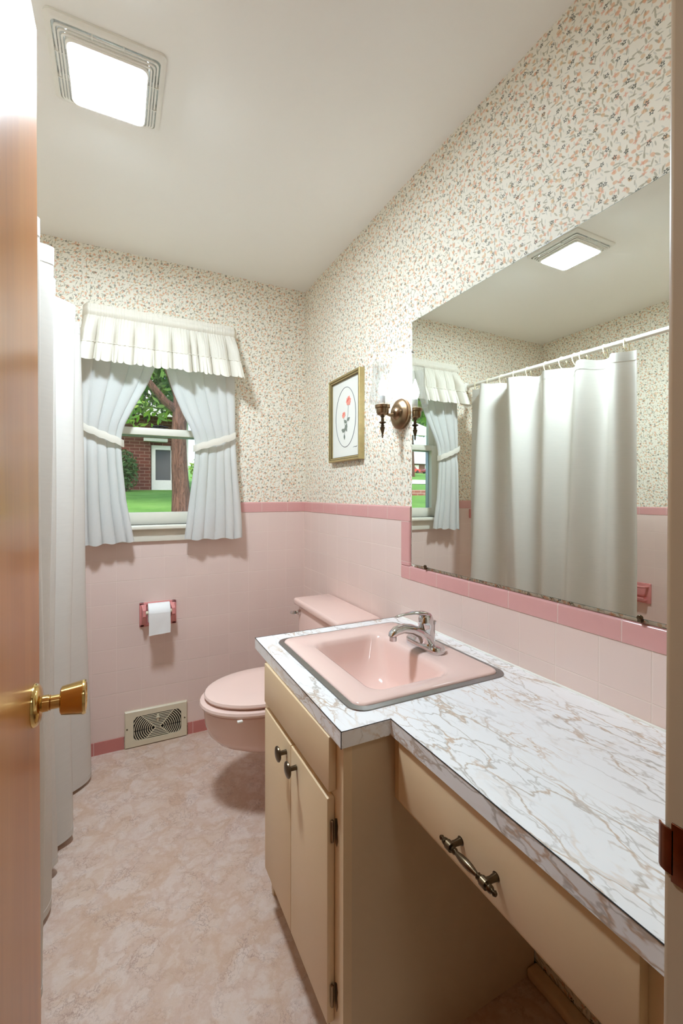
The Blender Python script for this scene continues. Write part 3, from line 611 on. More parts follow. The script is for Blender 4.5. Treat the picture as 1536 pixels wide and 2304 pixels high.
for sx in (-1, 1):
    bars([(vcx + sx * (.010 + q * .0045), cz0 + q * .0048) for q in range(20)]); bars([(vcx + sx * (.010 + q * .0045), cz0 - q * .0048) for q in range(20)])
b.build('register_grille', 'vent', vt)
b = MB(); b.box(vcx - .0045, vcx + .0045, FY - .016, FY - .011, ocz + .018, ocz + .052, .001).box(vcx - .009, vcx + .009, FY - .021, FY - .015, ocz + .036, ocz + .042, .001); b.build('damper_lever', 'vent', vt)
for xs in (vx0 + .011, vx1 - .013): MB().lathe([(.0035, -.017), (.0035, -.0145)], (xs, FY, pcz + .006), 'y', 12).build('screw', 'bronze', vt)

# ------------------------------------------------------------------ vanity cabinet
CF = .412                                    # face frame plane
vc = thing('vanity_cabinet', 'cream two door vanity cabinet under the pink sink', 'cabinet', (.69, 1.04, 0))
b = MB(); y0, y1, zt = .783, 1.306, .7485
b.box(CF, CF + .02, y0, y0 + .045, .10, zt).box(CF, CF + .02, y1 - .045, y1, .10, zt).box(CF, CF + .02, y0 + .045, y1 - .045, .60, .64).box(CF, CF + .02, y0 + .045, y1 - .045, .10, .14).box(CF, CF + .02, y0 + .045, y1 - .045, .73, zt)
b.build('face_frame', 'cream', vc, smooth=False)
b = MB(); b.box(CF + .02, RX - .002, y0, y0 + .018, .0, zt).box(CF + .02, RX - .002, y1 - .018, y1, 0, zt).box(CF + .045, CF + .06, y0 + .018, y1 - .018, 0, .10).box(CF + .02, RX - .01, y0 + .018, y1 - .018, .10, .118)
b.build('cabinet_body', 'creamdark', vc, smooth=False)
MB().box(CF - .018, CF, .815, 1.262, .630, .7465, .0025).build('false_drawer_front', 'cream', vc)
for (a0, a1, ky) in ((.822, 1.0385, .998), (1.0405, 1.257, 1.070)):
    d = MB().box(CF - .018, CF - .0005, a0, a1, .130, .6125, .0025).build('cabinet_door', 'cream', vc)
    MB().lathe([(.006, 0), (.0055, -.017), (.009, -.0185), (.0165, -.020), (.0195, -.023), (.0185, -.026), (.012, -.0285), (.0001, -.0295)], (CF - .018, ky, .580), 'x', 24).build('knob', 'bronze', d)
    hy = a0 - .004 if a0 < 1 else a1 + .004
    for hz in (.543, .192):
        MB().tube([(CF - .008, hy, hz - .024), (CF - .008, hy, hz - .022), (CF - .008, hy, hz + .022), (CF - .008, hy, hz + .024)], [.002, .0036, .0036, .002], 10).poly([(CF - .0012, hy + (.0 if a0 < 1 else 0) + s_ * (.001 if i % 2 == 0 else .001) - (.012 if a0 < 1 else -.012) * w_, hz + zq) for i, (w_, zq, s_) in enumerate(((0, -.026, 0), (.6, -.03, 0), (1, -.016, 0), (.8, 0, 0), (1, .016, 0), (.6, .03, 0), (0, .026, 0)))], (.001, 0, 0)).build('hinge', 'aged', d)

# ------------------------------------------------------------------ makeup desk drawer unit
DFX2 = .538
du = thing('desk_drawer_unit', 'cream drawer unit hung under the lower counter over the knee space', 'drawer', (.7, .52, .598))
b = MB(); b.box(DFX2, DFX2 + .018, .237, .782, .598, .7485).box(DFX2 + .018, RX - .004, .252, .268, .60, .7485).box(DFX2 + .018, RX - .004, .76, .776, .60, .7485).box(DFX2 + .018, RX - .004, .268, .76, .60, .612)
b.build('drawer_case', 'cream', du, smooth=False)
dd = MB().box(DFX2 - .018, DFX2, .279, .744, .621, .7465, .0025).build('drawer_front', 'cream', du)
hx_, hyc, hz_ = DFX2 - .018 - .024, .5225, .668
prof = [(.0001, -.062), (.003, -.061), (.0045, -.058), (.003, -.055), (.0055, -.052), (.006, -.048), (.0035, -.0455), (.004, -.0445), (.0078, -.0435), (.0078, -.0335), (.0045, -.0325), (.006, -.030), (.004, -.028), (.0055, -.0255), (.0035, -.023), (.0045, -.018), (.0062, -.009), (.0068, 0)]
prof = prof + [(r, -h) for r, h in reversed(prof[:-1])]
MB().lathe(prof, (hx_, hyc, hz_), 'y', 18).lathe([(.0065, .0), (.005, .012), (.006, .0235), (.0075, .024)], (hx_, hyc - .0385, hz_), 'x', 14).lathe([(.0065, .0), (.005, .012), (.006, .0235), (.0075, .024)], (hx_, hyc + .0385, hz_), 'x', 14).build('drawer_handle', 'bronze', dd)

# ------------------------------------------------------------------ countertop with sink cut-out
ZC = .7828
ct = thing('countertop', 'white marbled laminate countertop with gold veins and stepped front', 'countertop', (.7, .8, ZC))
out = [(.3965, .763), (.514, .763), (.514, NY + .002), (RX - .0015, NY + .002), (RX - .0015, 1.390), (.4025, 1.390)]
hole = rr(.466, .910, .823, 1.326, .03, ZC)
bm = bmesh.new()
def ring(pts): 
    vs = [bm.verts.new((p[0], p[1], ZC)) for p in pts]; return [bm.edges.new((vs[i], vs[(i + 1) % len(vs)])) for i in range(len(vs))]
bmesh.ops.triangle_fill(bm, use_beauty=True, use_dissolve=False, edges=ring([(.3985, .765), (.516, .765), (.516, NY + .003), (RX - .003, NY + .003), (RX - .003, 1.388), (.4045, 1.388)]) + ring(hole), normal=(0, 0, 1))
for f in bm.faces:
    if f.normal.z < 0: f.normal_flip()
b = MB(); b.bm.free(); b.bm = bm
o = b.build('counter_slab', 'marble', ct, smooth=False, normals=False)
md = o.modifiers.new('thick', 'SOLIDIFY'); md.thickness = .018; md.offset = -1
b = MB()
def band(p, q, th_=.012):
    p, q = Vector(p), Vector(q); d = (q - p).normalized(); nn = Vector((-d.y, d.x)) * th_
    b.poly([(p.x, p.y, ZC - .034), (q.x, q.y, ZC - .034), (q.x + nn.x, q.y + nn.y, ZC - .034), (p.x + nn.x, p.y + nn.y, ZC - .034)], (0, 0, .0338))
band((.4025, 1.390), (.3965, .763)); band((.3965, .763), (.514, .763)); band((.514, .763), (.514, NY + .002)); band((RX - .0015, 1.390), (.4025, 1.390))
b.build('counter_edge', 'marble', ct, smooth=False)
b = MB(); e = .0009
b.tube([(.4025, 1.390, ZC), (.3965, .763, ZC), (.514, .763, ZC), (.514, NY + .002, ZC)], e, 6); b.tube([(.3965 - .0003, .763, ZC), (.3965 - .0003, .763, ZC - .0345)], e, 6); b.tube([(.4025, 1.390, ZC), (RX - .002, 1.390, ZC)], e * .7, 6)
part(b.build('edge_seam', 'seam', ct, smooth=False), 'thin black laminate seam')
MB().box(RX - .006, RX, NY + .002, 1.39, ZC - .001, ZC + .004, .002).build('caulk_line', 'white', ct)

# ------------------------------------------------------------------ sink
si = thing('sink', 'pink rectangular drop-in sink with a flat steel rim', 'sink', (.69, 1.075, ZC))
def q(x0, x1, y0, y1, r, z): return rr(x0, x1, y0, y1, r, z, 8)
sx0, sx1, sy0, sy1 = .454, .922, .811, 1.338
MB().loft([q(sx0, sx1, sy0, sy1, .040, ZC), q(sx0 + .001, sx1 - .001, sy0 + .001, sy1 - .001, .040, ZC + .0025), q(sx0 + .014, sx1 - .014, sy0 + .014, sy1 - .014, .032, ZC + .0045), q(sx0 + .018, sx1 - .018, sy0 + .018, sy1 - .018, .030, ZC + .002)], False, False).build('sink_rim', 'steel', si)
ix0, ix1, iy0, iy1 = sx0 + .0165, sx1 - .0165, sy0 + .0165, sy1 - .0165
bx0, bx1, by0, by1 = .545, .785, .884, 1.245
MB().loft([q(ix0, ix1, iy0, iy1, .030, ZC + .001), q(ix0 + .001, ix1 - .001, iy0 + .001, iy1 - .001, .030, ZC + .006), q(ix0 + .006, ix1 - .006, iy0 + .006, iy1 - .006, .028, ZC + .0085), q(bx0 - .028, bx1 + .018, by0 - .026, by1 + .026, .045, ZC + .0075), q(bx0 - .008, bx1 + .006, by0 - .008, by1 + .008, .04, ZC + .0055),
    q(bx0, bx1, by0, by1, .04, ZC + .001), q(bx0 + .006, bx1 - .004, by0 + .006, by1 - .006, .045, ZC - .012), q(bx0 + .022, bx1 - .012, by0 + .020, by1 - .020, .06, ZC - .055), q(bx0 + .040, bx1 - .022, by0 + .042, by1 - .042, .075, ZC - .10), q(bx0 + .062, bx1 - .036, by0 + .075, by1 - .075, .07, ZC - .128), q(bx0 + .09, bx1 - .06, by0 + .12, by1 - .12, .04, ZC - .136)], False, True).build('basin', 'pinkcer', si, angle=60)
MB().lathe([(.0001, .004), (.017, .004), (.021, .002), (.022, 0)], (.68, 1.065, ZC - .1365), 'z', 24).build('drain', 'chrome', si)

# ------------------------------------------------------------------ faucet
fa = thing('faucet', 'chrome single lever faucet at the back of the sink', 'faucet', (.838, 1.06, ZC + .008))
zf = ZC + .0078; fx, fy = .838, 1.060
def ob(hx, hy, r, z): return rr(fx - hx, fx + hx, fy - hy, fy + hy, r, z, 8)
MB().loft([ob(.026, .077, .0255, zf), ob(.0265, .0775, .026, zf + .004), ob(.0265, .0775, .026, zf + .014), ob(.024, .074, .0235, zf + .019), ob(.015, .060, .0145, zf + .022)]).build('base_plate', 'chrome', fa)
def el(c, ax, ry, rz, n=20):   # ellipse across y and the direction ax
    ax = Vector(ax).normalized(); return [tuple(Vector(c) + Vector((0, ry * math.cos(2 * PI * k / n), 0)) + ax * rz * math.sin(2 * PI * k / n)) for k in range(n)]
sp = [((fx - .002, fy, zf + .018), (1, 0, .0), .046, .024), ((fx - .010, fy, zf + .034), (.8, 0, .5), .036, .021), ((fx - .028, fy, zf + .050), (.5, 0, .85), .027, .016), ((fx - .055, fy, zf + .062), (.3, 0, .95), .023, .015), ((fx - .085, fy, zf + .067), (0, 0, 1), .0195, .014), ((fx - .105, fy, zf + .063), (-.35, 0, .93), .0175, .0135), ((fx - .118, fy, zf + .055), (-.8, 0, .6), .0150, .011), ((fx - .120, fy, zf + .050), (-1, 0, .1), .0115, .0105)]
b = MB(); b.loft([el(*s_) for s_ in sp]); b.lathe([(.0105, .0), (.0105, .012), (.009, .013), (.0001, .013)], (fx - .1165, fy, zf + .036), 'z', 20); b.build('spout', 'chrome', fa)
MB().lathe([(.028, .018), (.026, .034), (.0235, .052), (.0228, .066), (.0235, .070), (.0225, .088), (.018, .098), (.009, .1035), (.0001, .105)], (fx + .003, fy, zf), 'z', 32).build('valve_body', 'chrome', fa)
MB().loft([el((fx + .012, fy, zf + .094), (.3, 0, 1), .017, .010), el((fx - .008, fy, zf + .104), (.1, 0, 1), .016, .0075), el((fx - .04, fy, zf + .109), (0, 0, 1), .011, .0045), el((fx - .075, fy, zf + .109), (0, 0, 1), .0095, .0035), el((fx - .100, fy, zf + .106), (0, 0, 1), .0085, .003), el((fx - .107, fy, zf + .104), (0, 0, 1), .005, .002)]).build('lever_handle', 'chrome', fa)
MB().tube([(fx + .036, fy, zf), (fx + .036, fy, zf + .066)], .0022, 8).lathe([(.0025, .062), (.0045, .066), (.0068, .074), (.0045, .0765), (.0001, .077)], (fx + .036, fy, zf), 'z', 14).build('lift_rod', 'chrome', fa)

# ------------------------------------------------------------------ shower curtain, rod and rings
RDX, RDZ = -.269, 2.003
tag(MB().tube([(RDX, .82, RDZ - .008), (RDX, FY, RDZ + .012)], .0125, 18).lathe([(.03, 0), (.03, .012), (.014, .022)], (RDX, .82, RDZ - .008), 'y', 24).lathe([(.03, FY), (.03, FY - .012), (.014, FY - .022)], (RDX, 0, RDZ + .012), 'y', 24).build('shower_rod', 'rodw'), 'white straight shower curtain rod running along the tub', 'curtain rod')
# (arc, y, x) at the hook line and at the hem
PTS = [(0, 1.205, -.235, 1.175, -.20), (.06, 1.275, -.172, 1.25, -.165), (.12, 1.355, -.255, 1.40, -.235), (.20, 1.435, -.160, 1.545, -.190), (.28, 1.55, -.262, 1.60, -.25), (.36, 1.645, -.180, 1.68, -.19), (.45, 1.755, -.262, 1.735, -.255), (.56, 1.868, -.141, 1.812, -.157), (.66, 1.975, -.258, 1.99, -.235), (.80, 2.085, -.142, 2.175, -.116), (.9, 2.17, -.245, 2.24, -.20), (1, 2.262, -.24, 2.275, -.235)]
def curt(u, v):
    ty = lerp(u, [(p[0], p[1]) for p in PTS]); by = lerp(u, [(p[0], p[3]) for p in PTS])
    tx = smooth_lerp(u, [(p[0], p[2]) for p in PTS]); bx = smooth_lerp(u, [(p[0], p[4]) for p in PTS])
    e = v ** .8; y = ty + (by - ty) * e; x = tx + (bx - tx) * e
    x += .006 * math.sin(v * 9 + u * 31) * v + .004 * math.sin(u * 70 + v * 4) * (1 - v) * v
    zt_ = 1.930 + .042 * u + .003 * math.cos(u * 2 * PI * 10) ; zb = .028 + .012 * math.sin(u * 23)
    return (x, y, zt_ + (zb - zt_) * v)
b = MB(); b.grid(260, 70, curt); scu = tag(b.build('shower_curtain', 'shower', None, solid=.0012, angle=80), 'long white cotton shower curtain hanging in folds beside the door', 'shower curtain')
def hem(v0, v1, nm):
    bb_ = MB(); bb_.grid(200, 2, lambda u, v: tuple(Vector(curt(u, v0 + (v1 - v0) * v)) + Vector((.0011, 0, 0)))); return bb_.build(nm, 'shower', scu, solid=.0008, angle=80)
hem(.0, .024, 'top_hem'); hem(.988, 1.0, 'bottom_hem')
rings_y = [2.252, 2.14, 2.032, 1.934, 1.835, 1.71, 1.611, 1.533, 1.492, 1.374, 1.272]
where = ['beside the window wall', 'second from the window wall', 'third from the window wall', 'fourth from the window wall', 'fifth from the window wall', 'sixth from the window wall', 'fifth from the loose edge', 'fourth from the loose edge', 'third from the loose edge', 'second from the loose edge', 'at the loose curtain edge']
def ringmesh(tilt):
    b_ = MB(); pts_ = []
    for k in range(25):
        t = -PI * .5 + 2 * PI * k / 24 * .97; pts_.append((.024 * math.cos(t) + tilt * (math.sin(t) - 1) * .006, .004 * math.sin(t * 1), -.021 + .035 * math.sin(t)))
    b_.tube(pts_, .0031, 7); return b_
proto = None
for i, yy in enumerate(rings_y):
    z = RDZ - .008 + .02 * (yy - .82) / (FY - .82)
    if proto is None:
        proto = ringmesh(.5).build('curtain_ring', 'ivory'); o = proto
    else: o = proto.copy(); COL.objects.link(o)
    o.location = (RDX + .0, yy, z); o.rotation_euler = (0, 0, random.uniform(-.35, .35))
    tag(o, 'cream curtain ring on the shower rod, ' + where[i], 'curtain ring', 'cream rings holding the shower curtain')

# ------------------------------------------------------------------ tub, soap dish, towel bar
b = MB(); tx0, tx1, ty0, ty1 = LX + .001, -.30, .822, FY - .002
b.loft([rr(tx0, tx1, ty0, ty1, .02, .0), rr(tx0, tx1, ty0, ty1, .02, .36), rr(tx0 + .004, tx1 - .004, ty0 + .004, ty1 - .004, .02, .375), rr(tx0 + .06, tx1 - .075, ty0 + .08, ty1 - .08, .10, .378), rr(tx0 + .075, tx1 - .09, ty0 + .10, ty1 - .10, .10, .36), rr(tx0 + .12, tx1 - .13, ty0 + .16, ty1 - .16, .12, .10), rr(tx0 + .2, tx1 - .2, ty0 + .3, ty1 - .3, .1, .07)], True, True)
tag(b.build('bathtub', 'pinkcer'), 'pink built-in bathtub hidden behind the shower curtain', 'bathtub')
sdh = thing('soap_dish', 'deep pink ceramic soap dish with grab bar on the tub wall', 'soap dish', (LX, 1.64, .565))
b = MB(); b.box(LX - .002, LX + .012, 1.562, 1.72, .565, .692, .005).box(LX + .01, LX + .05, 1.58, 1.70, .582, .592, .004).box(LX + .045, LX + .052, 1.58, 1.70, .59, .606, .003)
b.build('dish', 'rose', sdh)
MB().tube([(LX + .01, 1.578, .672), (LX + .045, 1.582, .672), (LX + .055, 1.60, .672), (LX + .055, 1.68, .672), (LX + .045, 1.698, .672), (LX + .01, 1.702, .672)], .008, 10).build('grab_bar', 'rose', sdh)
tb = thing('towel_bar', 'deep pink ceramic towel bar bracket on the tile beside the shower rod', 'towel bar', (-.33, FY, 1.12))
for xs in (-.33, -.80): MB().box(xs - .025, xs + .025, FY - .012, FY + .002, 1.085, 1.15, .005).box(xs - .012, xs + .012, FY - .06, FY - .008, 1.095, 1.135, .007).build('bracket', 'rose', tb)
MB().tube([(-.33, FY - .045, 1.115), (-.80, FY - .045, 1.115)], .009, 12).build('bar', 'white', tb)

# ------------------------------------------------------------------ window curtains and valance
def segs(n, seed, lo=.5):
    r_ = random.Random(seed); ws = [r_.uniform(lo, 1.5) for _ in range(n)]; t = sum(ws); acc = [0]
    for w_ in ws: acc.append(acc[-1] + w_ / t)
    return acc, [r_.uniform(.45, 1.0) for _ in range(n)]
SB, SR, SG = segs(10, 5), segs(23, 8), segs(60, 2)
SW = {-1: segs(5, 21), 1: segs(6, 34)}
def puff(u, sg_):
    acc, am = sg_
    for k_ in range(len(am)):
        if u <= acc[k_ + 1] or k_ == len(am) - 1:
            t = min(1, max(0, (u - acc[k_]) / (acc[k_ + 1] - acc[k_]))); return am[k_] * math.sqrt(max(0, 1 - (2 * t - 1) ** 2))
YC = FY - .040
def panel(side):
    if side < 0:
        inner = [(0, .184), (.06, .180), (.12, .166), (.22, .128), (.34, .068), (.42, .030), (.475, .015), (.52, .012), (.62, .018), (.8, .034), (1, .068)]; outer = [(0, -.150), (.4, -.154), (.475, -.154), (1, -.158)]; zb0, zb1 = 1.012, 1.028
    else:
        inner = [(0, .192), (.06, .202), (.12, .214), (.22, .243), (.34, .292), (.42, .332), (.475, .352), (.52, .356), (.62, .348), (.8, .325), (1, .300)]; outer = [(0, .560), (.4, .562), (.475, .565), (1, .596)]; zb0, zb1 = 1.021, 1.024
    def fn(u, v):
        xo, xi = smooth_lerp(v, outer), lerp(v, inner); x = xo + (xi - xo) * u
        tie = math.exp(-((v - .485) / .05) ** 2); amp = (.012 + .012 * v) * (1 - .55 * tie); uu = min(1, max(0, u + .02 * math.sin(v * 5) * u * (1 - u)))
        ph = u * 20 + side
        y = YC - .016 * v - amp * puff(uu, SW[side]) - .004 * math.sin(u * 9 + side) * v + .004 * tie
        z = 2.0 + ((zb0 + (zb1 - zb0) * u) - 2.0) * v + .004 * math.sin(ph) * v
        return (x, y, z)
    bb_ = MB(); bb_.grid(110, 56, fn); o = bb_.build('window_curtain', 'sheer', None, solid=.0007, angle=80)
    if side < 0: tag(o, 'sheer white tied back curtain panel at the window, nearer the shower', 'curtain', 'sheer window curtains')
    else: tag(o, 'sheer white tied back curtain panel at the window, nearer the toilet', 'curtain', 'sheer window curtains')
    bb_ = MB(); bb_.grid(60, 3, lambda u, v: tuple(Vector(fn(u, .962 + .038 * v)) + Vector((0, -.0014, 0)))); bb_.build('hem', 'sheer', o, solid=.0007, angle=80)
    xo, xi = (-.158, .024) if side < 0 else (.566, .345); zo, zi = (1.572, 1.497) if side < 0 else (1.568, 1.488)
    bb_ = MB()
    def tie_fn(u, v):
        x = xo + (xi - xo) * u; z = zo + (zi - zo) * (u ** .9) + .017 - .034 * v + .002 * math.sin(u * 25)
        y = YC - .030 - .012 * math.sin(PI * min(1, u * 1.02)) + (.024 if u < .03 else 0) + .02 * max(0, (u - .93) / .07) - .002 * math.sin(v * PI)
        return (x, y, z)
    bb_.grid(50, 4, tie_fn); bb_.build('tieback', 'valance', o, solid=.003, angle=80)
panel(-1); panel(1)
va = thing('window_valance', 'cream gathered valance with ruffled lower edge over the window', 'valance', (.22, FY - .06, 2.1))
vx_a, vx_b = -.146, .572
def endc(u): # returns to the wall at both ends
    return .050 * (max(0, (u - .965) / .035) ** 1.5 + max(0, (.035 - u) / .035) ** 1.5)
def val(u, v):
    x = vx_a + (vx_b - vx_a) * u + .020 * (u - .5) * v * 2; g_ = min(1, v * 1.5)
    z = 2.084 - .130 * v - .022 * puff(u, SB) * v * v
    y = FY - .070 - .062 * g_ * puff(u, SB) - .006 * puff(u, SG) * (1 - .6 * v) - .008 * v + endc(u)
    return (x, y, z)
b = MB(); b.grid(420, 18, val); b.build('valance_body', 'valance', va, solid=.0008, angle=80)
b = MB()
def head(u, v):
    bul = math.sin(PI * min(1, max(0, v * 1.35)))
    return (vx_a + (vx_b - vx_a) * u, FY - .072 - .012 * bul - .0045 * puff(u, SG) * (.6 + .4 * v) + endc(u), 2.080 + .052 * v + .003 * v * puff(u, SR))
b.grid(420, 14, head); b.build('rod_pocket', 'valance', va, solid=.0008, angle=80)
b = MB()
def ruf(u, v):
    p = Vector(val(u, 1)); w_ = v ** .8
    p.y -= .003 + .010 * w_ + .024 * w_ * puff(u, SR) + .012 * w_ * puff(u, SB)
    p.z += .006 - .080 * v - .022 * v * puff(u, SR); p.x += .022 * (u - .5) * v
    return tuple(p)
b.grid(420, 16, ruf); b.build('ruffle', 'valance', va, solid=.0008, angle=80)
b = MB(); b.tube([tuple(Vector(val(u / 120, 1)) + Vector((0, -.006 - .003 * math.sin(u * 1.9), .004 + .002 * math.sin(u * 2.7)))) for u in range(121)], .0026, 6); b.build('ruffle_seam', 'valance', va)

# ------------------------------------------------------------------ outside
def gz(y): return .649 + .063 * y if y < 20 else 1.909 + .0665 * (y - 20)
b = MB(); ys = [FY + .125, 4, 6, 8, 10, 13, 16, 20, 26, 34, 45, 60, 80, 105, 140]
b.loft([[(-130, y, gz(y)), (-60, y, gz(y)), (-20, y, gz(y)), (0, y, gz(y)), (15, y, gz(y)), (70, y, gz(y))] for y in ys], False, False, False)
tag(b.build('lawn', 'grass', smooth=False), kind='structure')
b = MB(); b.loft([[(x, 17 + .10 * (x + 12) + d, gz(17 + .10 * (x + 12) + d) + .02) for d in (0, 4, 8.5)] for x in (-40, -30, -20, -12, -8)], False, False, False)
struct(b.build('road', 'concrete', smooth=False))
b = MB(); b.box(-9, -2.4, 9.05, 9.2, 1.12, 1.36, .01); tag(b.build('brick_edging', 'brick2', smooth=False), 'low brick edging across the lawn, seen in the mirror', 'garden edging')
def leafcloud(b, c, r, n, size, seed, sq_=(1, 1, 1)):
    rn = random.Random(seed)
    for _ in range(n):
        d = Vector((rn.gauss(0, 1), rn.gauss(0, 1), rn.gauss(0, 1))).normalized() * (rn.random() ** .45)
        p = Vector(c) + Vector((d.x * r * sq_[0], d.y * r * sq_[1], d.z * r * sq_[2]))
        a = Vector((rn.gauss(0, 1), rn.gauss(0, 1), rn.gauss(0, 1))).normalized(); e = a.orthogonal().normalized(); s_ = size * rn.uniform(.6, 1.3)
        v = [b.bm.verts.new(p + a * s_), b.bm.verts.new(p + e * s_ * .45), b.bm.verts.new(p - a * s_), b.bm.verts.new(p - e * s_ * .45)]
        b.bm.faces.new(v).material_index = b.mi
nh = thing('neighbour_house', 'red brick house with a white framed door across the lawn', 'house', (-1, 11, gz(11)))
g = gz(11) - .3; ez = 3.12
b = MB(); b.box(-6, .685, 11, 11.25, g, ez).box(.685, 1.5, 11.12, 11.3, g, ez).box(1.25, 1.5, 11.3, 18, g, ez); b.build('wall', 'brick', nh, smooth=False)
b = MB(); b.poly([(-6.5, 10.5, ez), (1.9, 10.5, ez), (1.9, 14.5, ez + 1.6), (-6.5, 14.5, ez + 1.6)], (0, 0, .12)); b.build('roof', 'roof', nh, smooth=False)
MB().box(-6.5, 1.9, 10.46, 10.52, ez - .12, ez + .12).build('gutter', 'trimw', nh, smooth=False)
d = MB().box(.70, .79, 11.05, 11.13, g, 2.40).box(.79, 1.19, 11.05, 11.13, 2.30, 2.40).box(1.13, 1.2, 11.05, 11.13, g, 2.40).box(.79, 1.13, 11.06, 11.13, g, 1.58).build('door_frame', 'trimw', nh, smooth=False)
MB().box(.79, 1.13, 11.08, 11.11, 1.58, 2.30).build('door_glass', 'doorglass', d, smooth=False)
MB().box(.53, 1.05, 10.9, 11.1, 2.48, 2.55).build('door_awning', 'trimw', nh, smooth=False)
MB().box(1.46, 1.53, 11.0, 11.06, g, ez).build('downspout', 'trimw', nh, smooth=False)
# big tree on the lawn
TX, TYY = .735, 6.0; g = gz(TYY)
tre = thing('lawn_tree', 'big tree with a thick brown trunk outside the window', 'tree', (TX, TYY, g))
b = MB(); b.tube([(TX + .03, TYY, g - .15), (TX + .03, TYY, g + .02), (TX + .005, TYY, g + .25), (TX - .015, TYY, g + .6), (TX - .02, TYY, g + 1.0), (TX, TYY, g + 1.4), (TX + .05, TYY, g + 1.9), (TX - .01, TYY + .1, g + 2.6), (TX - .1, TYY + .2, g + 3.6)], [.19, .145, .112, .100, .092, .092, .105, .095, .07], 18)
b.build('trunk', 'bark', tre)
for pts_, r0 in (([(TX, TYY, g + 1.45), (TX - .10, TYY, g + 1.75), (TX - .22, TYY, g + 2.05), (TX - .32, TYY, g + 2.5), (TX - .5, TYY, g + 3.2)], .07), ([(TX - .02, TYY, g + 1.3), (TX - .2, TYY - .05, g + 1.42), (TX - .38, TYY - .1, g + 1.62), (TX - .7, TYY - .1, g + 1.85)], .055), ([(TX + .05, TYY, g + 1.7), (TX + .3, TYY, g + 2.2), (TX + .6, TYY, g + 2.9)], .07)):
    MB().tube(pts_, [r0 * (1 - .12 * i) for i in range(len(pts_))], 10).build('branch', 'bark', tre)
b = MB(); b.mi = 0
leafcloud(b, (TX - .3, TYY + .9, g + 2.6), 1.6, 2600, .075, 1, (1.3, .8, .8)); b.mi = 1; leafcloud(b, (TX - .6, TYY + 1.6, g + 2.0), 1.2, 900, .07, 2, (1.2, .7, .6)); b.mi = 2; leafcloud(b, (TX + .4, TYY + .6, g + 2.3), 1.0, 900, .075, 3); leafcloud(b, (TX - .2, TYY + 2.2, g + 2.9), 1.9, 3200, .09, 4, (1.4, .6, .75)); b.mi = 0; leafcloud(b, (TX + .1, TYY + 1.5, g + 1.95), .9, 1100, .07, 5, (1.3, .7, .5))
tag(b.build('foliage', ['leaf', 'leaf2', 'leaf3'], tre, smooth=False, normals=False), kind='stuff')
def bush(c, r, n, size, mat, label, seed, sq_=(1, 1, 1)):
    t = thing('garden_bush', label, 'bush', (c[0], c[1], gz(c[1])))
    bb_ = MB(); leafcloud(bb_, c, r, n, size, seed, sq_); tag(bb_.build('foliage', mat, t, smooth=False, normals=False), kind='stuff')
    bb_ = MB()
    for k in range(4): bb_.tube([(c[0] + .03 * k - .05, c[1], gz(c[1]) - .05), (c[0] + .12 * (k - 1.5), c[1] + .05 * k, c[2] + .1)], [.018, .008], 6)
    bb_.build('stem', 'bark', t)
bush((.10, 10.4, gz(10.4) + .45), .42, 900, .05, 'leaf3', 'dark green shrub against the neighbouring brick wall', 11, (.75, .6, 1.1))
bush((1.95, 10.9, gz(10.9) + .50), .5, 900, .055, 'leaf2', 'bright yellow green bush beyond the house corner', 12, (.8, .8, .9))
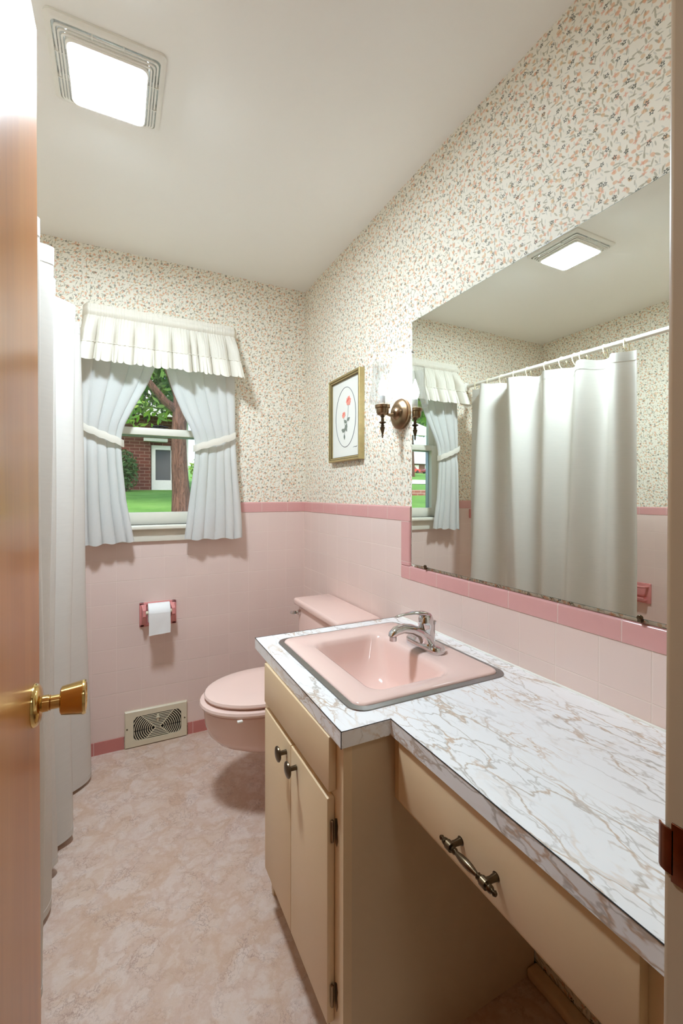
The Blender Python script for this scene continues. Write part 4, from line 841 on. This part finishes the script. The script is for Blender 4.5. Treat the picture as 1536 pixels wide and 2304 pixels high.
# seen only in the mirror, far across the road
vcx_ = 1.9507
def mp(slope, y): return vcx_ - slope * y
fh = thing('street_house', 'far brick ranch house with pale roof seen in the mirror', 'house', (mp(.775, 92), 92, gz(92)))
hx = mp(.775, 92); g = gz(92)
MB().box(hx - 14, hx + 14, 92, 100, g - .5, g + 2.4).build('wall', 'brick', fh, smooth=False)
MB().poly([(hx - 15, 91, g + 2.4), (hx - 15, 96, g + 4.6), (hx - 15, 101, g + 2.4)], (30, 0, 0)).build('roof', 'roof', fh, smooth=False)
for k in (-2.5, .8, 4.6): MB().box(hx + k, hx + k + 1.3, 91.9, 92.05, g + .7, g + 2.1).build('window', 'trimw', fh, smooth=False)
def car(x, label):
    y = 80; g = gz(y) + .02; c = thing('car', label, 'car', (x, y, g), 'red cars parked by the street house')
    s = [(-2.15, .35), (-2.2, .75), (-2.0, .88), (-1.2, .95), (-.75, 1.42), (.75, 1.45), (1.35, .98), (2.05, .85), (2.2, .6), (2.15, .35)]
    MB().loft([[(x + a, y - .85, g + h) for a, h in s], [(x + a, y + .85, g + h) for a, h in s]]).build('car_body', 'carred', c, angle=30)
    gl = [(-.95, .98), (-.65, 1.36), (.65, 1.38), (1.05, 1.0)]
    MB().loft([[(x + a, y - .87, g + h) for a, h in gl], [(x + a, y + .87, g + h) for a, h in gl]]).build('car_windows', 'carglass', c, smooth=False)
    for wx in (-1.35, 1.4): MB().lathe([(.2, -.9), (.33, -.9), (.33, -.7), (.2, -.7)], (x + wx, y, g + .33), 'y', 18).build('wheel', 'tyre', c)
    for wx in (-1.35, 1.4): MB().lathe([(.2, .9), (.33, .9), (.33, .7), (.2, .7)], (x + wx, y, g + .33), 'y', 18).build('wheel', 'tyre', c)
car(mp(.755, 80) + 1.4, 'red car in the mirror, partly cut by the mirror edge'); car(mp(.80, 80) - .9, 'red car in the mirror, beside the window frame')
for i, (sl, y, r, hgt, lab) in enumerate(((.745, 38, 5.0, 6.5, 'leafy tree in the mirror window, nearer the mirror edge'), (.83, 46, 5.5, 7.5, 'leafy tree in the mirror window, beside the curtain'))):
    x = mp(sl, y); g = gz(y); t = thing('street_tree', lab, 'tree', (x, y, g), 'trees across the road')
    MB().tube([(x, y, g - .3), (x + .1, y, g + 3), (x, y, g + hgt)], [.3, .22, .08], 10).build('trunk', 'bark', t)
    b = MB(); b.mi = 0; leafcloud(b, (x, y, g + hgt + 1.8), r, 1300, .5, 20 + i, (1, 1, .75)); b.mi = 1; leafcloud(b, (x + 1, y, g + hgt + 1), r * .8, 400, .5, 30 + i, (1, 1, .75))
    tag(b.build('foliage', ['leaf', 'leaf2'], t, smooth=False, normals=False), kind='stuff')
